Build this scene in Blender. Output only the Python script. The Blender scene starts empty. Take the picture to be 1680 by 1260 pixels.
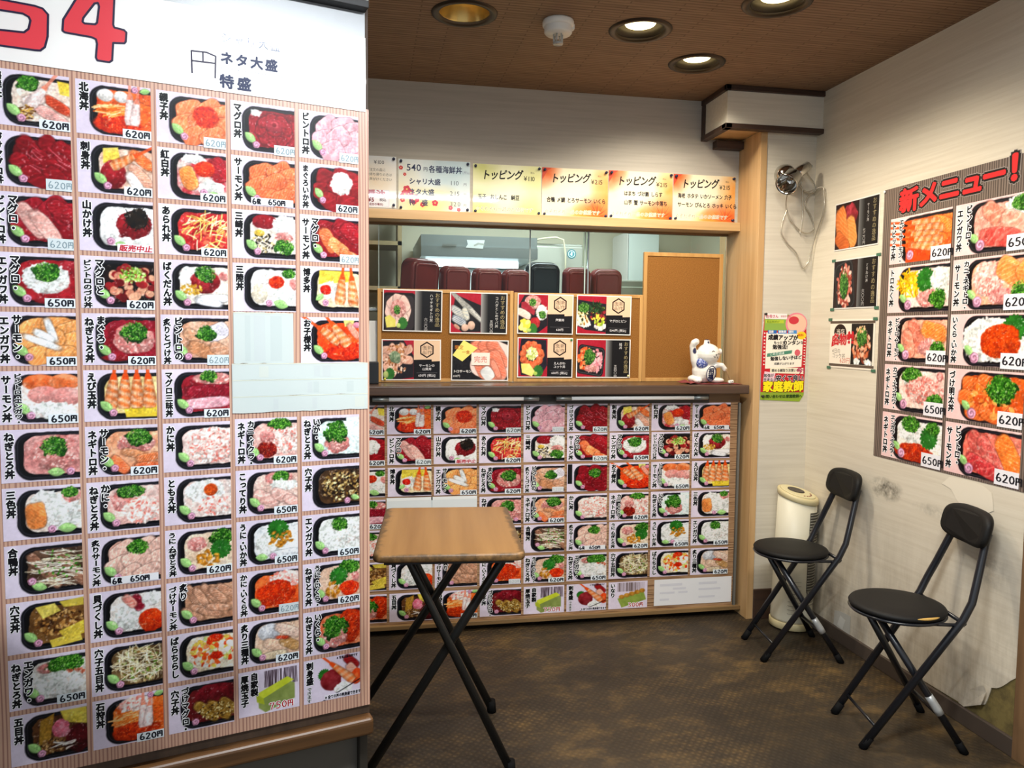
import bpy, bmesh, math, random
import numpy as np
from mathutils import Matrix, Vector

S = bpy.context.scene
C = S.collection
PI = math.pi
R = math.radians

# ------------------------------------------------------------------ camera, world, exposure
FPX = 1263.8
cam_d = bpy.data.cameras.new('camera')
cam_d.sensor_fit = 'HORIZONTAL'
cam_d.sensor_width = 36.0
cam_d.lens = FPX / 1680.0 * 36.0
cam_d.clip_start = 0.05
cam = bpy.data.objects.new('camera', cam_d)
C.objects.link(cam)
yaw, pitch, roll = R(10.618), R(3.896), R(0.585)
cy, sy, cp, sp = math.cos(yaw), math.sin(yaw), math.cos(pitch), math.sin(pitch)
fw = Vector((sy * cp, cy * cp, -sp))
rt = Vector((cy, -sy, 0))
up = rt.cross(fw)
rt2 = math.cos(roll) * rt + math.sin(roll) * up
up2 = -math.sin(roll) * rt + math.cos(roll) * up
cam.matrix_world = Matrix(((rt2.x, up2.x, -fw.x, 0), (rt2.y, up2.y, -fw.y, 0), (rt2.z, up2.z, -fw.z, 1.45), (0, 0, 0, 1)))
S.camera = cam

wd = bpy.data.worlds.new('daylight')
S.world = wd
wd.use_nodes = True
wn = wd.node_tree.nodes
wn['Background'].inputs['Color'].default_value = (0.86, 0.93, 1.0, 1)
wn['Background'].inputs['Strength'].default_value = 0.8

S.view_settings.view_transform = 'Standard'
S.view_settings.look = 'None'
S.view_settings.gamma = 1.0
S.view_settings.use_curve_mapping = False
S.view_settings.exposure = -0.12

CEIL = 2.63
XR, YF, YU, YC = 2.19, 3.55, 3.77, 3.63
DOWNLIGHTS = [  # x, y, watts
    (0.357, 2.94, 47, 'ribbed'), (1.05, 2.955, 49, 'bulb'), (1.419, 3.257, 37, 'bulb'), (1.44, 2.617, 46, 'bulb'),
    (1.44, 1.35, 44, 'bulb')]  # unseen downlight added near the entrance for extra light
STRIP = (0.50, 0.97, 1.25, 78)   # fluorescent strip near the entrance: x, y, length, watts


# ------------------------------------------------------------------ colours and materials
def lin(h):
    if isinstance(h, str):
        h = h.lstrip('#')
        c = [int(h[i:i + 2], 16) / 255 for i in (0, 2, 4)]
    else:
        c = list(h)
    return tuple(((v / 12.92) if v <= 0.04045 else ((v + 0.055) / 1.055) ** 2.4) for v in c)


MATS = {}


def mat(name, col='#888888', rough=0.5, metal=0.0, spec=0.5, coat=0.0, emit=None, estr=0.0):
    if name in MATS:
        return MATS[name]
    m = bpy.data.materials.new(name)
    m.use_nodes = True
    b = m.node_tree.nodes['Principled BSDF']
    b.inputs['Base Color'].default_value = (*lin(col), 1)
    b.inputs['Roughness'].default_value = rough
    b.inputs['Metallic'].default_value = metal
    b.inputs['Specular IOR Level'].default_value = spec
    b.inputs['Coat Weight'].default_value = coat
    if emit:
        b.inputs['Emission Color'].default_value = (*lin(emit), 1)
        b.inputs['Emission Strength'].default_value = estr
    MATS[name] = m
    return m


class NT:
    """tiny node helper"""
    def __init__(s, m):
        s.t = m.node_tree
        s.b = s.t.nodes['Principled BSDF']

    def n(s, typ, **kw):
        o = s.t.nodes.new(typ)
        for k, v in kw.items():
            if k.startswith('i_'):
                key = k[2:].replace('_', ' ')
                o.inputs[key].default_value = v
            else:
                setattr(o, k, v)
        return o

    def l(s, a, b):
        s.t.links.new(a, b)

    def coord(s, kind='Object', scale=(1, 1, 1), rot=(0, 0, 0), loc=(0, 0, 0)):
        tc = s.n('ShaderNodeTexCoord')
        mp = s.n('ShaderNodeMapping')
        mp.inputs['Scale'].default_value = scale
        mp.inputs['Rotation'].default_value = rot
        mp.inputs['Location'].default_value = loc
        s.l(tc.outputs[kind], mp.inputs['Vector'])
        return mp.outputs[0]

    def noise(s, vec, scale=5, detail=4, rough=0.55):
        o = s.n('ShaderNodeTexNoise')
        o.inputs['Scale'].default_value = scale
        o.inputs['Detail'].default_value = detail
        o.inputs['Roughness'].default_value = rough
        s.l(vec, o.inputs['Vector'])
        return o.outputs['Fac']

    def ramp(s, fac, stops):
        o = s.n('ShaderNodeValToRGB')
        e = o.color_ramp.elements
        while len(e) < len(stops):
            e.new(0.5)
        for k, (p, c) in enumerate(stops):
            e[k].position = p
            e[k].color = (*lin(c), 1) if not isinstance(c, float) else (c, c, c, 1)
        s.l(fac, o.inputs[0])
        return o.outputs['Color']

    def mix(s, fac, a, b, mode='MIX'):
        o = s.n('ShaderNodeMix', data_type='RGBA', blend_type=mode)
        for sock, v in ((o.inputs[0], fac), (o.inputs[6], a), (o.inputs[7], b)):
            if hasattr(v, 'links') or hasattr(v, 'is_linked'):
                s.l(v, sock)
            elif isinstance(v, (int, float)):
                sock.default_value = v
            else:
                sock.default_value = (*lin(v), 1)
        return o.outputs[2]

    def math(s, op, a, b=None, clamp=False):
        o = s.n('ShaderNodeMath', operation=op, use_clamp=clamp)
        for i, v in enumerate((a, b)):
            if v is None:
                continue
            if isinstance(v, (int, float)):
                o.inputs[i].default_value = v
            else:
                s.l(v, o.inputs[i])
        return o.outputs[0]

    def bump(s, h, strength=0.2, dist=0.005):
        o = s.n('ShaderNodeBump')
        o.inputs['Strength'].default_value = strength
        o.inputs['Distance'].default_value = dist
        s.l(h, o.inputs['Height'])
        s.l(o.outputs[0], s.b.inputs['Normal'])

    def base(s, c):
        s.l(c, s.b.inputs['Base Color'])


def m_print():
    m = mat('printed_paper', '#ffffff', 0.38, spec=0.22)
    if 'done' not in m:
        m['done'] = 1
        t = NT(m)
        a = t.n('ShaderNodeAttribute', attribute_name='Col')
        t.base(a.outputs['Color'])
    return m


def m_lam():
    m = mat('laminated_print', '#ffffff', 0.5, spec=0.2, coat=.45)
    if 'done' not in m:
        m['done'] = 1
        m.node_tree.nodes['Principled BSDF'].inputs['Coat Roughness'].default_value = .035
        t = NT(m)
        a = t.n('ShaderNodeAttribute', attribute_name='Col')
        t.base(a.outputs['Color'])
    return m


def m_print_matte():
    m = mat('printed_card', '#ffffff', 0.5, spec=0.3)
    if 'done' not in m:
        m['done'] = 1
        t = NT(m)
        a = t.n('ShaderNodeAttribute', attribute_name='Col')
        t.base(a.outputs['Color'])
    return m


def m_wallpaper(name, axis, col1, col2, stain=False):
    """brushed horizontal streaks; axis = horizontal axis of the wall"""
    m = mat(name, col1, 0.7, spec=0.2)
    t = NT(m)
    sc = (2.2, 60, 70) if axis == 'x' else (60, 2.2, 70)
    v = t.coord('Object', sc)
    f = t.noise(v, 1.0, 5, 0.65)
    big = t.noise(t.coord('Object', (1, 1, 1)), 1.3, 3, 0.5)
    c = t.ramp(f, [(0.30, col2), (0.62, col1)])
    c = t.mix(0.5, c, col1)
    c = t.mix(t.math('MULTIPLY', big, 0.22), c, col2)
    if stain:
        g = t.n('ShaderNodeNewGeometry')
        sx = t.n('ShaderNodeSeparateXYZ')
        t.l(g.outputs['Position'], sx.inputs[0])
        low = t.math('SUBTRACT', 1.0, t.math('DIVIDE', sx.outputs['Z'], 0.75), True)
        dirt = t.noise(t.coord('Object', (6, 6, 1.3)), 1.6, 6, 0.7)
        dm = t.math('MULTIPLY', low, t.math('SUBTRACT', t.math('MULTIPLY', dirt, 2.6), 0.95, True), True)
        c = t.mix(t.math('MULTIPLY', dm, 0.8), c, '#6d5c44')
        for (py, pz, ry, rz, s) in ((2.925, 0.79, 0.12, 0.055, 1.5), (2.35, 0.62, 0.10, 0.09, .6), (2.62, 0.76, 0.16, 0.03, .6)):
            dy = t.math('DIVIDE', t.math('SUBTRACT', sx.outputs['Y'], py), ry)
            dz = t.math('DIVIDE', t.math('SUBTRACT', sx.outputs['Z'], pz), rz)
            d2 = t.math('ADD', t.math('MULTIPLY', dy, dy), t.math('MULTIPLY', dz, dz))
            k = t.math('SUBTRACT', 1.0, d2, True)
            nn = t.noise(t.coord('Object', (1, 1, 1)), 22, 5, 0.7)
            k = t.math('MULTIPLY', k, t.math('SUBTRACT', t.math('MULTIPLY', nn, 3.2), 1.25, True), True)
            c = t.mix(t.math('MULTIPLY', k, 0.75 * s), c, '#3a352b')
    t.base(c)
    t.bump(f, 0.12, 0.002)
    return m


def m_wood(name, c1, c2, axis='z', rough=0.45, scale=1.0, coat=0.0):
    m = mat(name, c1, rough, coat=coat)
    t = NT(m)
    k = {'x': (1.2, 26, 26), 'y': (26, 1.2, 26), 'z': (26, 26, 1.2)}[axis]
    f = t.noise(t.coord('Object', tuple(v * scale for v in k)), 1.0, 5, 0.6)
    t.base(t.ramp(f, [(0.3, c2), (0.7, c1)]))
    return m


def m_floor():
    m = mat('worn_floor_sheet', '#54432f', 0.55, spec=0.35)
    t = NT(m)
    v = t.coord('Object', (1, 1, 1))
    big = t.noise(v, 1.6, 6, 0.62)
    med = t.noise(t.coord('Object', (5.0, 7.5, 1)), 1.2, 7, 0.7)
    c = t.ramp(big, [(0.30, '#292219'), (0.52, '#3f3426'), (0.72, '#52432d')])
    worn = t.math('MULTIPLY', t.math('SUBTRACT', t.math('MULTIPLY', med, 4.2), 2.0, True), t.math('SUBTRACT', t.math('MULTIPLY', big, 3.0), 1.0, True), True)
    c = t.mix(t.math('MULTIPLY', worn, 0.9), c, '#8a6c3e')
    # small raised lozenges pressed into the sheet
    w1 = t.n('ShaderNodeTexWave', wave_type='BANDS', bands_direction='X')
    w1.inputs['Scale'].default_value = 15.0
    t.l(t.coord('Object', (1, 1, 1), (0, 0, R(38))), w1.inputs['Vector'])
    w2 = t.n('ShaderNodeTexWave', wave_type='BANDS', bands_direction='X')
    w2.inputs['Scale'].default_value = 15.0
    t.l(t.coord('Object', (1, 1, 1), (0, 0, R(-46))), w2.inputs['Vector'])
    loz = t.math('MULTIPLY', w1.outputs['Fac'], w2.outputs['Fac'])
    pm = t.math('SUBTRACT', t.math('MULTIPLY', t.noise(t.coord('Object', (1, 1, 1), loc=(3, 1, 0)), 1.1, 3, 0.5), 4.0), 1.25, True)
    k = t.math('MULTIPLY', t.math('SUBTRACT', 1.0, loz, True), pm)
    c = t.mix(t.math('MULTIPLY', k, 0.6), c, '#1c1610')
    t.base(c)
    t.bump(loz, 0.25, 0.003)
    return m


def m_ceiling():
    m = mat('ceiling_reed_board', '#7d5236', 0.6, spec=0.25)
    t = NT(m)
    br = t.n('ShaderNodeTexBrick')
    br.offset = 0.37
    br.offset_frequency = 2
    br.squash = 1.0
    for k, v in dict(Scale=1.0).items():
        br.inputs[k].default_value = v
    br.inputs['Mortar Size'].default_value = 0.0032
    br.inputs['Mortar Smooth'].default_value = 0.3
    br.inputs['Brick Width'].default_value = 0.31
    br.inputs['Row Height'].default_value = 0.021
    br.inputs['Color1'].default_value = (*lin('#967a60'), 1)
    br.inputs['Color2'].default_value = (*lin('#836852'), 1)
    br.inputs['Mortar'].default_value = (*lin('#4a3528'), 1)
    t.l(t.coord('Object', (1, 1, 1)), br.inputs['Vector'])
    f = t.noise(t.coord('Object', (3, 50, 1)), 2, 5, 0.6)
    c = t.mix(0.5, br.outputs['Color'], t.ramp(f, [(0.3, '#6a5240'), (0.7, '#a28468')]))
    t.base(c)
    t.bump(br.outputs['Fac'], -0.4, 0.004)
    return m


def m_plankprint(name, ca, cb, cl, pitch):
    """printed vertical plank background of a menu poster (poster local x = right)"""
    m = mat(name, ca, 0.32, spec=0.45)
    t = NT(m)
    w = t.noise(t.coord('Object', (1 / pitch, 0.9, 1)), 1.0, 3, 0.7)
    wv = t.n('ShaderNodeTexWave', wave_type='BANDS', bands_direction='X', wave_profile='SIN')
    wv.inputs['Scale'].default_value = .314 / pitch
    wv.inputs['Distortion'].default_value = 7.0
    wv.inputs['Detail'].default_value = 2.0
    wv.inputs['Detail Scale'].default_value = .6
    t.l(t.coord('Object', (1, .05, 1)), wv.inputs['Vector'])
    c = t.ramp(wv.outputs['Fac'], [(0.10, cl), (0.30, cb), (0.55, ca)])
    c = t.mix(t.math('MULTIPLY', w, .35), c, cb)
    w2 = t.noise(t.coord('Object', (0.25 / pitch, 0.3, 1), loc=(7, 0, 0)), 1.0, 2, 0.5)
    c = t.mix(t.math('MULTIPLY', w2, 0.5), c, cb)
    t.base(c)
    return m


def m_cork():
    m = mat('cork', '#a9763c', 0.85, spec=0.1)
    t = NT(m)
    f = t.noise(t.coord('Object', (1, 1, 1)), 260, 3, 0.7)
    t.base(t.ramp(f, [(0.33, '#744a20'), (0.66, '#9c6c36')]))
    t.bump(f, 0.3, 0.001)
    return m


def m_clear(name, tint, rough=0.03, bumpy=0.0, ior=1.30):
    """thin clear sheet: transparent plus a reflecting surface"""
    m = bpy.data.materials.new(name)
    m.use_nodes = True
    nt = m.node_tree
    nt.nodes.clear()
    out = nt.nodes.new('ShaderNodeOutputMaterial')
    tr = nt.nodes.new('ShaderNodeBsdfTransparent')
    tr.inputs[0].default_value = (*tint, 1)
    gl = nt.nodes.new('ShaderNodeBsdfGlossy')
    gl.inputs['Roughness'].default_value = rough
    fr = nt.nodes.new('ShaderNodeFresnel')
    fr.inputs['IOR'].default_value = ior
    mx = nt.nodes.new('ShaderNodeMixShader')
    nt.links.new(fr.outputs[0], mx.inputs[0])
    nt.links.new(tr.outputs[0], mx.inputs[1])
    nt.links.new(gl.outputs[0], mx.inputs[2])
    nt.links.new(mx.outputs[0], out.inputs[0])
    if bumpy:
        tc = nt.nodes.new('ShaderNodeTexCoord')
        no = nt.nodes.new('ShaderNodeTexNoise')
        no.inputs['Scale'].default_value = 9
        no.inputs['Detail'].default_value = 3
        bp = nt.nodes.new('ShaderNodeBump')
        bp.inputs['Strength'].default_value = bumpy
        bp.inputs['Distance'].default_value = 0.01
        nt.links.new(tc.outputs['Object'], no.inputs['Vector'])
        nt.links.new(no.outputs['Fac'], bp.inputs['Height'])
        nt.links.new(bp.outputs[0], gl.inputs['Normal'])
        nt.links.new(bp.outputs[0], fr.inputs['Normal'])
    return m


# ------------------------------------------------------------------ object helpers
def tag(o, label=None, cat=None, group=None, kind=None):
    if label:
        o['label'] = label
    if cat:
        o['category'] = cat
    if group:
        o['group'] = group
    if kind:
        o['kind'] = kind
    return o


def empty(name, loc=(0, 0, 0), rz=0.0):
    o = bpy.data.objects.new(name, None)
    o.location = loc
    o.rotation_euler = (0, 0, rz)
    o.empty_display_size = 0.1
    C.objects.link(o)
    return o


def link_mesh(name, me, m=None, parent=None):
    o = bpy.data.objects.new(name, me)
    C.objects.link(o)
    if m is not None and len(me.materials) == 0:
        for q in (m if isinstance(m, (list, tuple)) else [m]):
            me.materials.append(q)
    if parent is not None:
        o.parent = parent
    return o


def frame(o, origin, right, upv):
    """place o so its local x = right, y = up, z = towards the viewer"""
    r = Vector(right).normalized()
    u = Vector(upv).normalized()
    z = r.cross(u)
    m_ = Matrix(((r.x, u.x, z.x, origin[0]), (r.y, u.y, z.y, origin[1]), (r.z, u.z, z.z, origin[2]), (0, 0, 0, 1)))
    o.matrix_basis = m_   # relative to the parent when there is one
    return o


class MB:
    """collects shapes and links them as one mesh object"""
    def __init__(s):
        s.bm = bmesh.new()

    def box(s, lo, hi, bevel=0.0, seg=2, mi=0):
        r = bmesh.ops.create_cube(s.bm, size=1)
        vs = r['verts']
        for v in vs:
            v.co = Vector([lo[i] + (v.co[i] + 0.5) * (hi[i] - lo[i]) for i in range(3)])
        fs = list({f for v in vs for f in v.link_faces})
        for f in fs:
            f.material_index = mi
        if bevel:
            es = list({e for f in fs for e in f.edges})
            rr = bmesh.ops.bevel(s.bm, geom=es, offset=bevel, segments=seg, affect='EDGES', profile=0.5)
            for f in rr['faces']:
                f.material_index = mi
        return s

    def tube(s, pts, rad, seg=12, cap=True, mi=0, closed=False):
        pts = [Vector(p) for p in pts]
        n = len(pts)
        rads = rad if isinstance(rad, (list, tuple)) else [rad] * n
        rings = []
        ref = None
        for i, p in enumerate(pts):
            if i == 0:
                d = pts[1] - pts[0]
            elif i == n - 1:
                d = pts[-1] - pts[-2]
            else:
                d = (pts[i + 1] - p).normalized() + (p - pts[i - 1]).normalized()
            d.normalize()
            if ref is None:
                ref = Vector((0, 0, 1)) if abs(d.z) < 0.9 else Vector((1, 0, 0))
            a = d.cross(ref)
            if a.length < 1e-6:
                a = d.cross(Vector((0, 1, 0)))
            a.normalize()
            b = a.cross(d).normalized()
            ref = b
            rings.append([s.bm.verts.new(p + rads[i] * (math.cos(2 * PI * k / seg) * a + math.sin(2 * PI * k / seg) * b)) for k in range(seg)])
        for i in range(n - 1):
            for k in range(seg):
                f = s.bm.faces.new((rings[i][k], rings[i][(k + 1) % seg], rings[i + 1][(k + 1) % seg], rings[i + 1][k]))
                f.smooth = True
                f.material_index = mi
        if cap:
            for rg in (rings[0][::-1], rings[-1]):
                f = s.bm.faces.new(rg)
                f.material_index = mi
        return s

    def lathe(s, prof, origin=(0, 0, 0), axis=(0, 0, 1), seg=32, mi=0, sx=1.0, sy=1.0, smooth=True):
        """prof: list of (radius, height)"""
        q = Vector((0, 0, 1)).rotation_difference(Vector(axis))
        o = Vector(origin)
        rings = []
        for r_, h in prof:
            if r_ < 1e-6:
                rings.append([s.bm.verts.new(o + q @ Vector((0, 0, h)))])
            else:
                rings.append([s.bm.verts.new(o + q @ Vector((r_ * sx * math.cos(2 * PI * k / seg), r_ * sy * math.sin(2 * PI * k / seg), h))) for k in range(seg)])
        for a, b in zip(rings, rings[1:]):
            for k in range(seg):
                k2 = (k + 1) % seg
                if len(a) == 1 and len(b) == 1:
                    continue
                if len(a) == 1:
                    vs = (a[0], b[k2], b[k])
                elif len(b) == 1:
                    vs = (a[k], a[k2], b[0])
                else:
                    vs = (a[k], a[k2], b[k2], b[k])
                f = s.bm.faces.new(vs)
                f.smooth = smooth
                f.material_index = mi
        return s

    def prism(s, pts, z0, z1, mi=0):
        """polygon in xy extruded from z0 to z1"""
        a = [s.bm.verts.new((p[0], p[1], z0)) for p in pts]
        b = [s.bm.verts.new((p[0], p[1], z1)) for p in pts]
        n = len(pts)
        fs = [s.bm.faces.new(a[::-1]), s.bm.faces.new(b)]
        for i in range(n):
            fs.append(s.bm.faces.new((a[i], a[(i + 1) % n], b[(i + 1) % n], b[i])))
        for f in fs:
            f.material_index = mi
        return s

    def loft(s, rings, cap=True, mi=0, smooth=True):
        rs = [[s.bm.verts.new(p) for p in r] for r in rings]
        n = len(rs[0])
        for a, b in zip(rs, rs[1:]):
            for k in range(n):
                f = s.bm.faces.new((a[k], a[(k + 1) % n], b[(k + 1) % n], b[k]))
                f.smooth = smooth
                f.material_index = mi
        if cap:
            for r in (rs[0][::-1], rs[-1]):
                f = s.bm.faces.new(r)
                f.material_index = mi
        return s

    def ball(s, c, r, sc=(1, 1, 1), seg=20, rot=None, mi=0):
        rr = bmesh.ops.create_uvsphere(s.bm, u_segments=seg, v_segments=max(8, seg // 2), radius=r)
        for v in rr['verts']:
            co = Vector((v.co.x * sc[0], v.co.y * sc[1], v.co.z * sc[2]))
            if rot is not None:
                co = rot @ co
            v.co = co + Vector(c)
        for f in {f for v in rr['verts'] for f in v.link_faces}:
            f.smooth = True
            f.material_index = mi
        return s

    def build(s, name, m=None, parent=None, loc=None):
        bmesh.ops.recalc_face_normals(s.bm, faces=s.bm.faces)
        me = bpy.data.meshes.new(name)
        s.bm.to_mesh(me)
        s.bm.free()
        o = link_mesh(name, me, m, parent)
        if loc is not None:
            o.location = loc
        return o


def structure(o):
    o['kind'] = 'structure'
    return o


# ------------------------------------------------------------------ lettering: glyphs from Blender's own font
GC = {}
_fc = bpy.data.curves.new('lettering', 'FONT')
_fc.size = 1.0
_fc.resolution_u = 2
_fo = bpy.data.objects.new('lettering', _fc)
C.objects.link(_fo)


def glyph(ch, off):
    k = (ch, off)
    if k in GC:
        return GC[k]
    _fc.body = ch
    _fc.offset = off
    dg = bpy.context.evaluated_depsgraph_get()
    dg.update()
    me = bpy.data.meshes.new_from_object(_fo.evaluated_get(dg))
    n = len(me.vertices)
    co = np.zeros(n * 3)
    me.vertices.foreach_get('co', co)
    co = co.reshape(-1, 3)[:, :2].copy()
    fs = [tuple(p.vertices) for p in me.polygons]
    bpy.data.meshes.remove(me)
    GC[k] = (co, fs)
    return GC[k]


def strokes_of(ch, off):
    """glyph in bold: kana keep the font's own offset, dense kanji are thickened by shifted copies"""
    if off <= 0.012 or (off < .031 and ord(ch) < 0x3400):
        return [(glyph(ch, off), 0.0, 0.0)]
    g = glyph(ch, 0.0)
    n = 4 if off < .05 else 8
    r_ = off * .82
    return [(g, r_ * math.cos(2 * PI * k / n + .78), r_ * math.sin(2 * PI * k / n + .78)) for k in range(n)]


def adv(ch):
    if ch == ' ':
        return 0.45
    if ord(ch) < 256:
        co, _ = glyph(ch, 0.0)
        return (co[:, 0].max() + 0.07) if len(co) else 0.35
    return 1.0


class Flat:
    """a flat printed thing: coloured polygons in layers, one mesh, colours in 'Col'"""
    def __init__(s):
        s.v, s.c, s.f, s.n = [], [], [], 0

    def add(s, pts, faces, col, w=0.0):
        pts = np.asarray(pts, float)
        n = len(pts)
        if n == 0:
            return
        P = np.zeros((n, 3))
        P[:, :2] = pts[:, :2]
        P[:, 2] = w
        col = np.asarray(col, float)
        if col.ndim == 1:
            col = np.tile(col, (n, 1))
        s.v.append(P)
        s.c.append(col)
        s.f += [tuple(i + s.n for i in f) for f in faces]
        s.n += n

    def poly(s, pts, col, w=0.0):
        s.add(pts, [tuple(range(len(pts)))], lin(col), w)

    def rect(s, x0, y0, x1, y1, col, w=0.0):
        s.poly([(x0, y0), (x1, y0), (x1, y1), (x0, y1)], col, w)

    def disc(s, cx, cy_, r, col, w=0.0, n=20, ry=None):
        ry = ry or r
        s.poly([(cx + r * math.cos(2 * PI * k / n), cy_ + ry * math.sin(2 * PI * k / n)) for k in range(n)], col, w)

    def grid(s, img, x0, y0, x1, y1, w=0.0):
        """img: (h, w, 3) sRGB array, row 0 on top"""
        h, wd_ = img.shape[:2]
        xs = np.linspace(x0, x1, wd_)
        ys = np.linspace(y1, y0, h)
        X, Y = np.meshgrid(xs, ys)
        a = np.clip(img.reshape(-1, 3), 0, 1)
        c = np.where(a <= 0.04045, a / 12.92, ((a + 0.055) / 1.055) ** 2.4)
        idx = np.arange(h * wd_).reshape(h, wd_)
        q = np.stack([idx[1:, :-1], idx[1:, 1:], idx[:-1, 1:], idx[:-1, :-1]], -1).reshape(-1, 4)
        s.add(np.stack([X.ravel(), Y.ravel()], 1), q.tolist(), c, w)

    def stroke(s, pts, r, col, w=0.0, closed=False):
        """ribbon along a polyline with round joints"""
        pts = [Vector((p[0], p[1])) for p in pts]
        if closed:
            pts.append(pts[0])
        for k_, (a, b) in enumerate(zip(pts, pts[1:])):
            d = b - a
            if d.length < 1e-9:
                continue
            d.normalize()
            nrm = Vector((-d.y, d.x)) * r
            e = d * r * 0.35
            s.poly([a + nrm - e, a - nrm - e, b - nrm + e, b + nrm + e], col, w + (k_ % 8) * 1.2e-5)

    def text(s, t, x, y, size, col, off=0.03, w=0.0004, halo=None, hoff=0.08, sx=1.0, shear=0.0, rot=0.0, gap=0.0, hw=0.00015, anchor='l', vert=False):
        """horizontal or vertical run of lettering; x, y = left baseline (or top left for vertical)"""
        if not vert:
            if anchor != 'l':
                tot = sum(adv(ch) + gap for ch in t) * size * sx
                x = x - tot * (0.5 if anchor == 'c' else 1.0)
            px = 0.0
            ca, sa = math.cos(rot), math.sin(rot)
            for ch in t:
                if ch not in ' \u3000':
                    for o_, cc, ww in (([(hoff, halo, hw)] if halo else []) + [(off, col, w)]):
                        for kk, ((co, fs), ox, oy) in enumerate(strokes_of(ch, o_)):
                            gx = ((co[:, 0] + ox) * sx + shear * co[:, 1]) * size + px
                            gy = (co[:, 1] + oy) * size
                            s.add(np.stack([x + gx * ca - gy * sa, y + gx * sa + gy * ca], 1), fs, lin(cc), ww + kk * 3e-5)
                px += (adv(ch) + gap) * size * sx
        else:
            py = y
            for ch in t:
                if ch not in ' \u3000':
                    for o_, cc, ww in (([(hoff, halo, hw)] if halo else []) + [(off, col, w)]):
                        for kk, ((co, fs), ox, oy) in enumerate(strokes_of(ch, o_)):
                            gx, gy = co[:, 0] + ox, co[:, 1] + oy
                            if ch in 'ー―-':
                                gx, gy = 0.5 + (gy - 0.385), 0.385 - (co[:, 0] - 0.5)
                            if ch in 'っゃゅょッャュョ':
                                gx, gy = gx + 0.08, gy + 0.10
                            s.add(np.stack([x + gx * size * sx, py - size * 0.88 + gy * size], 1), fs, lin(cc), ww + kk * 3e-5)
                py -= size * (1.0 + gap) * (0.6 if ch == '・' else 1.0)
        return s

    def mesh(s, name):
        V = np.concatenate(s.v)
        Cc = np.concatenate(s.c)
        me = bpy.data.meshes.new(name)
        me.from_pydata(V.tolist(), [], s.f)
        at = me.color_attributes.new('Col', 'FLOAT_COLOR', 'POINT')
        at.data.foreach_set('color', np.concatenate([Cc, np.ones((len(Cc), 1))], 1).ravel().astype(np.float32))
        me.update()
        return me

    def build(s, name, parent=None, matte=False):
        me = s.mesh(name)
        return link_mesh(name, me, m_print_matte() if matte is True else (matte if matte else m_print()), parent)


# hand-drawn digits as strokes in a 1 x 1.4 box
PEN = {
    '6': [[(.55, 1.4), (.22, .95), (.1, .45), (.25, .08), (.6, .0), (.85, .2), (.85, .5), (.6, .68), (.28, .6), (.14, .4)]],
    '2': [[(.12, 1.1), (.35, 1.36), (.7, 1.3), (.82, 1.0), (.5, .5), (.1, .04), (.95, .06)]],
    '0': [[(.5, 1.3), (.18, 1.0), (.12, .45), (.4, .04), (.75, .12), (.9, .6), (.78, 1.12), (.5, 1.3)]],
    '5': [[(.85, 1.36), (.25, 1.34), (.2, .8), (.55, .86), (.85, .6), (.8, .2), (.45, .0), (.1, .12)]],
    '7': [[(.08, 1.05), (.1, 1.32), (.88, 1.3), (.5, .6), (.38, .0)]],
    '3': [[(.15, 1.25), (.6, 1.36), (.8, 1.1), (.45, .75), (.85, .5), (.75, .12), (.4, .0), (.1, .12)]],
    '円': [[(.1, .0), (.1, 1.2)], [(.1, 1.2), (1.0, 1.2), (1.0, .05), (.88, .0)], [(.1, .62), (1.0, .62)], [(.55, 1.2), (.55, .62)]],
    '枚': [[(.05, 1.0), (.5, 1.0)], [(.28, 1.35), (.28, .0)], [(.28, .9), (.05, .45)], [(.62, 1.35), (.5, .95)], [(.55, 1.1), (1.0, 1.1)], [(.9, 1.1), (.5, .0)], [(.58, .7), (1.0, .0)]],
    '1': [[(.3, 1.1), (.5, 1.35), (.5, 0)]], '4': [[(.6, 1.36), (.1, .45), (.95, .45)], [(.68, .8), (.65, 0)]],
    ' ': [],
}


def pen(F, t, x, y, h, col, r, w=0.0004, gap=0.28, rng=None, sx=1.0):
    k = h / 1.4
    for ch in t:
        j = rng.uniform(-.06, .06) if rng else 0
        for st in PEN[ch]:
            F.stroke([(x + a * k * sx, y + (b + j) * k) for a, b in st], r, col, w)
        x += (1.0 + gap) * k * sx * (0.6 if ch == ' ' else 1)
    return x


# ------------------------------------------------------------------ painting the printed food pictures
GW, GH = 92, 70
ASP = 1.3


def srgb(h):
    h = h.lstrip('#')
    return np.array([int(h[i:i + 2], 16) / 255 for i in (0, 2, 4)])


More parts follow.
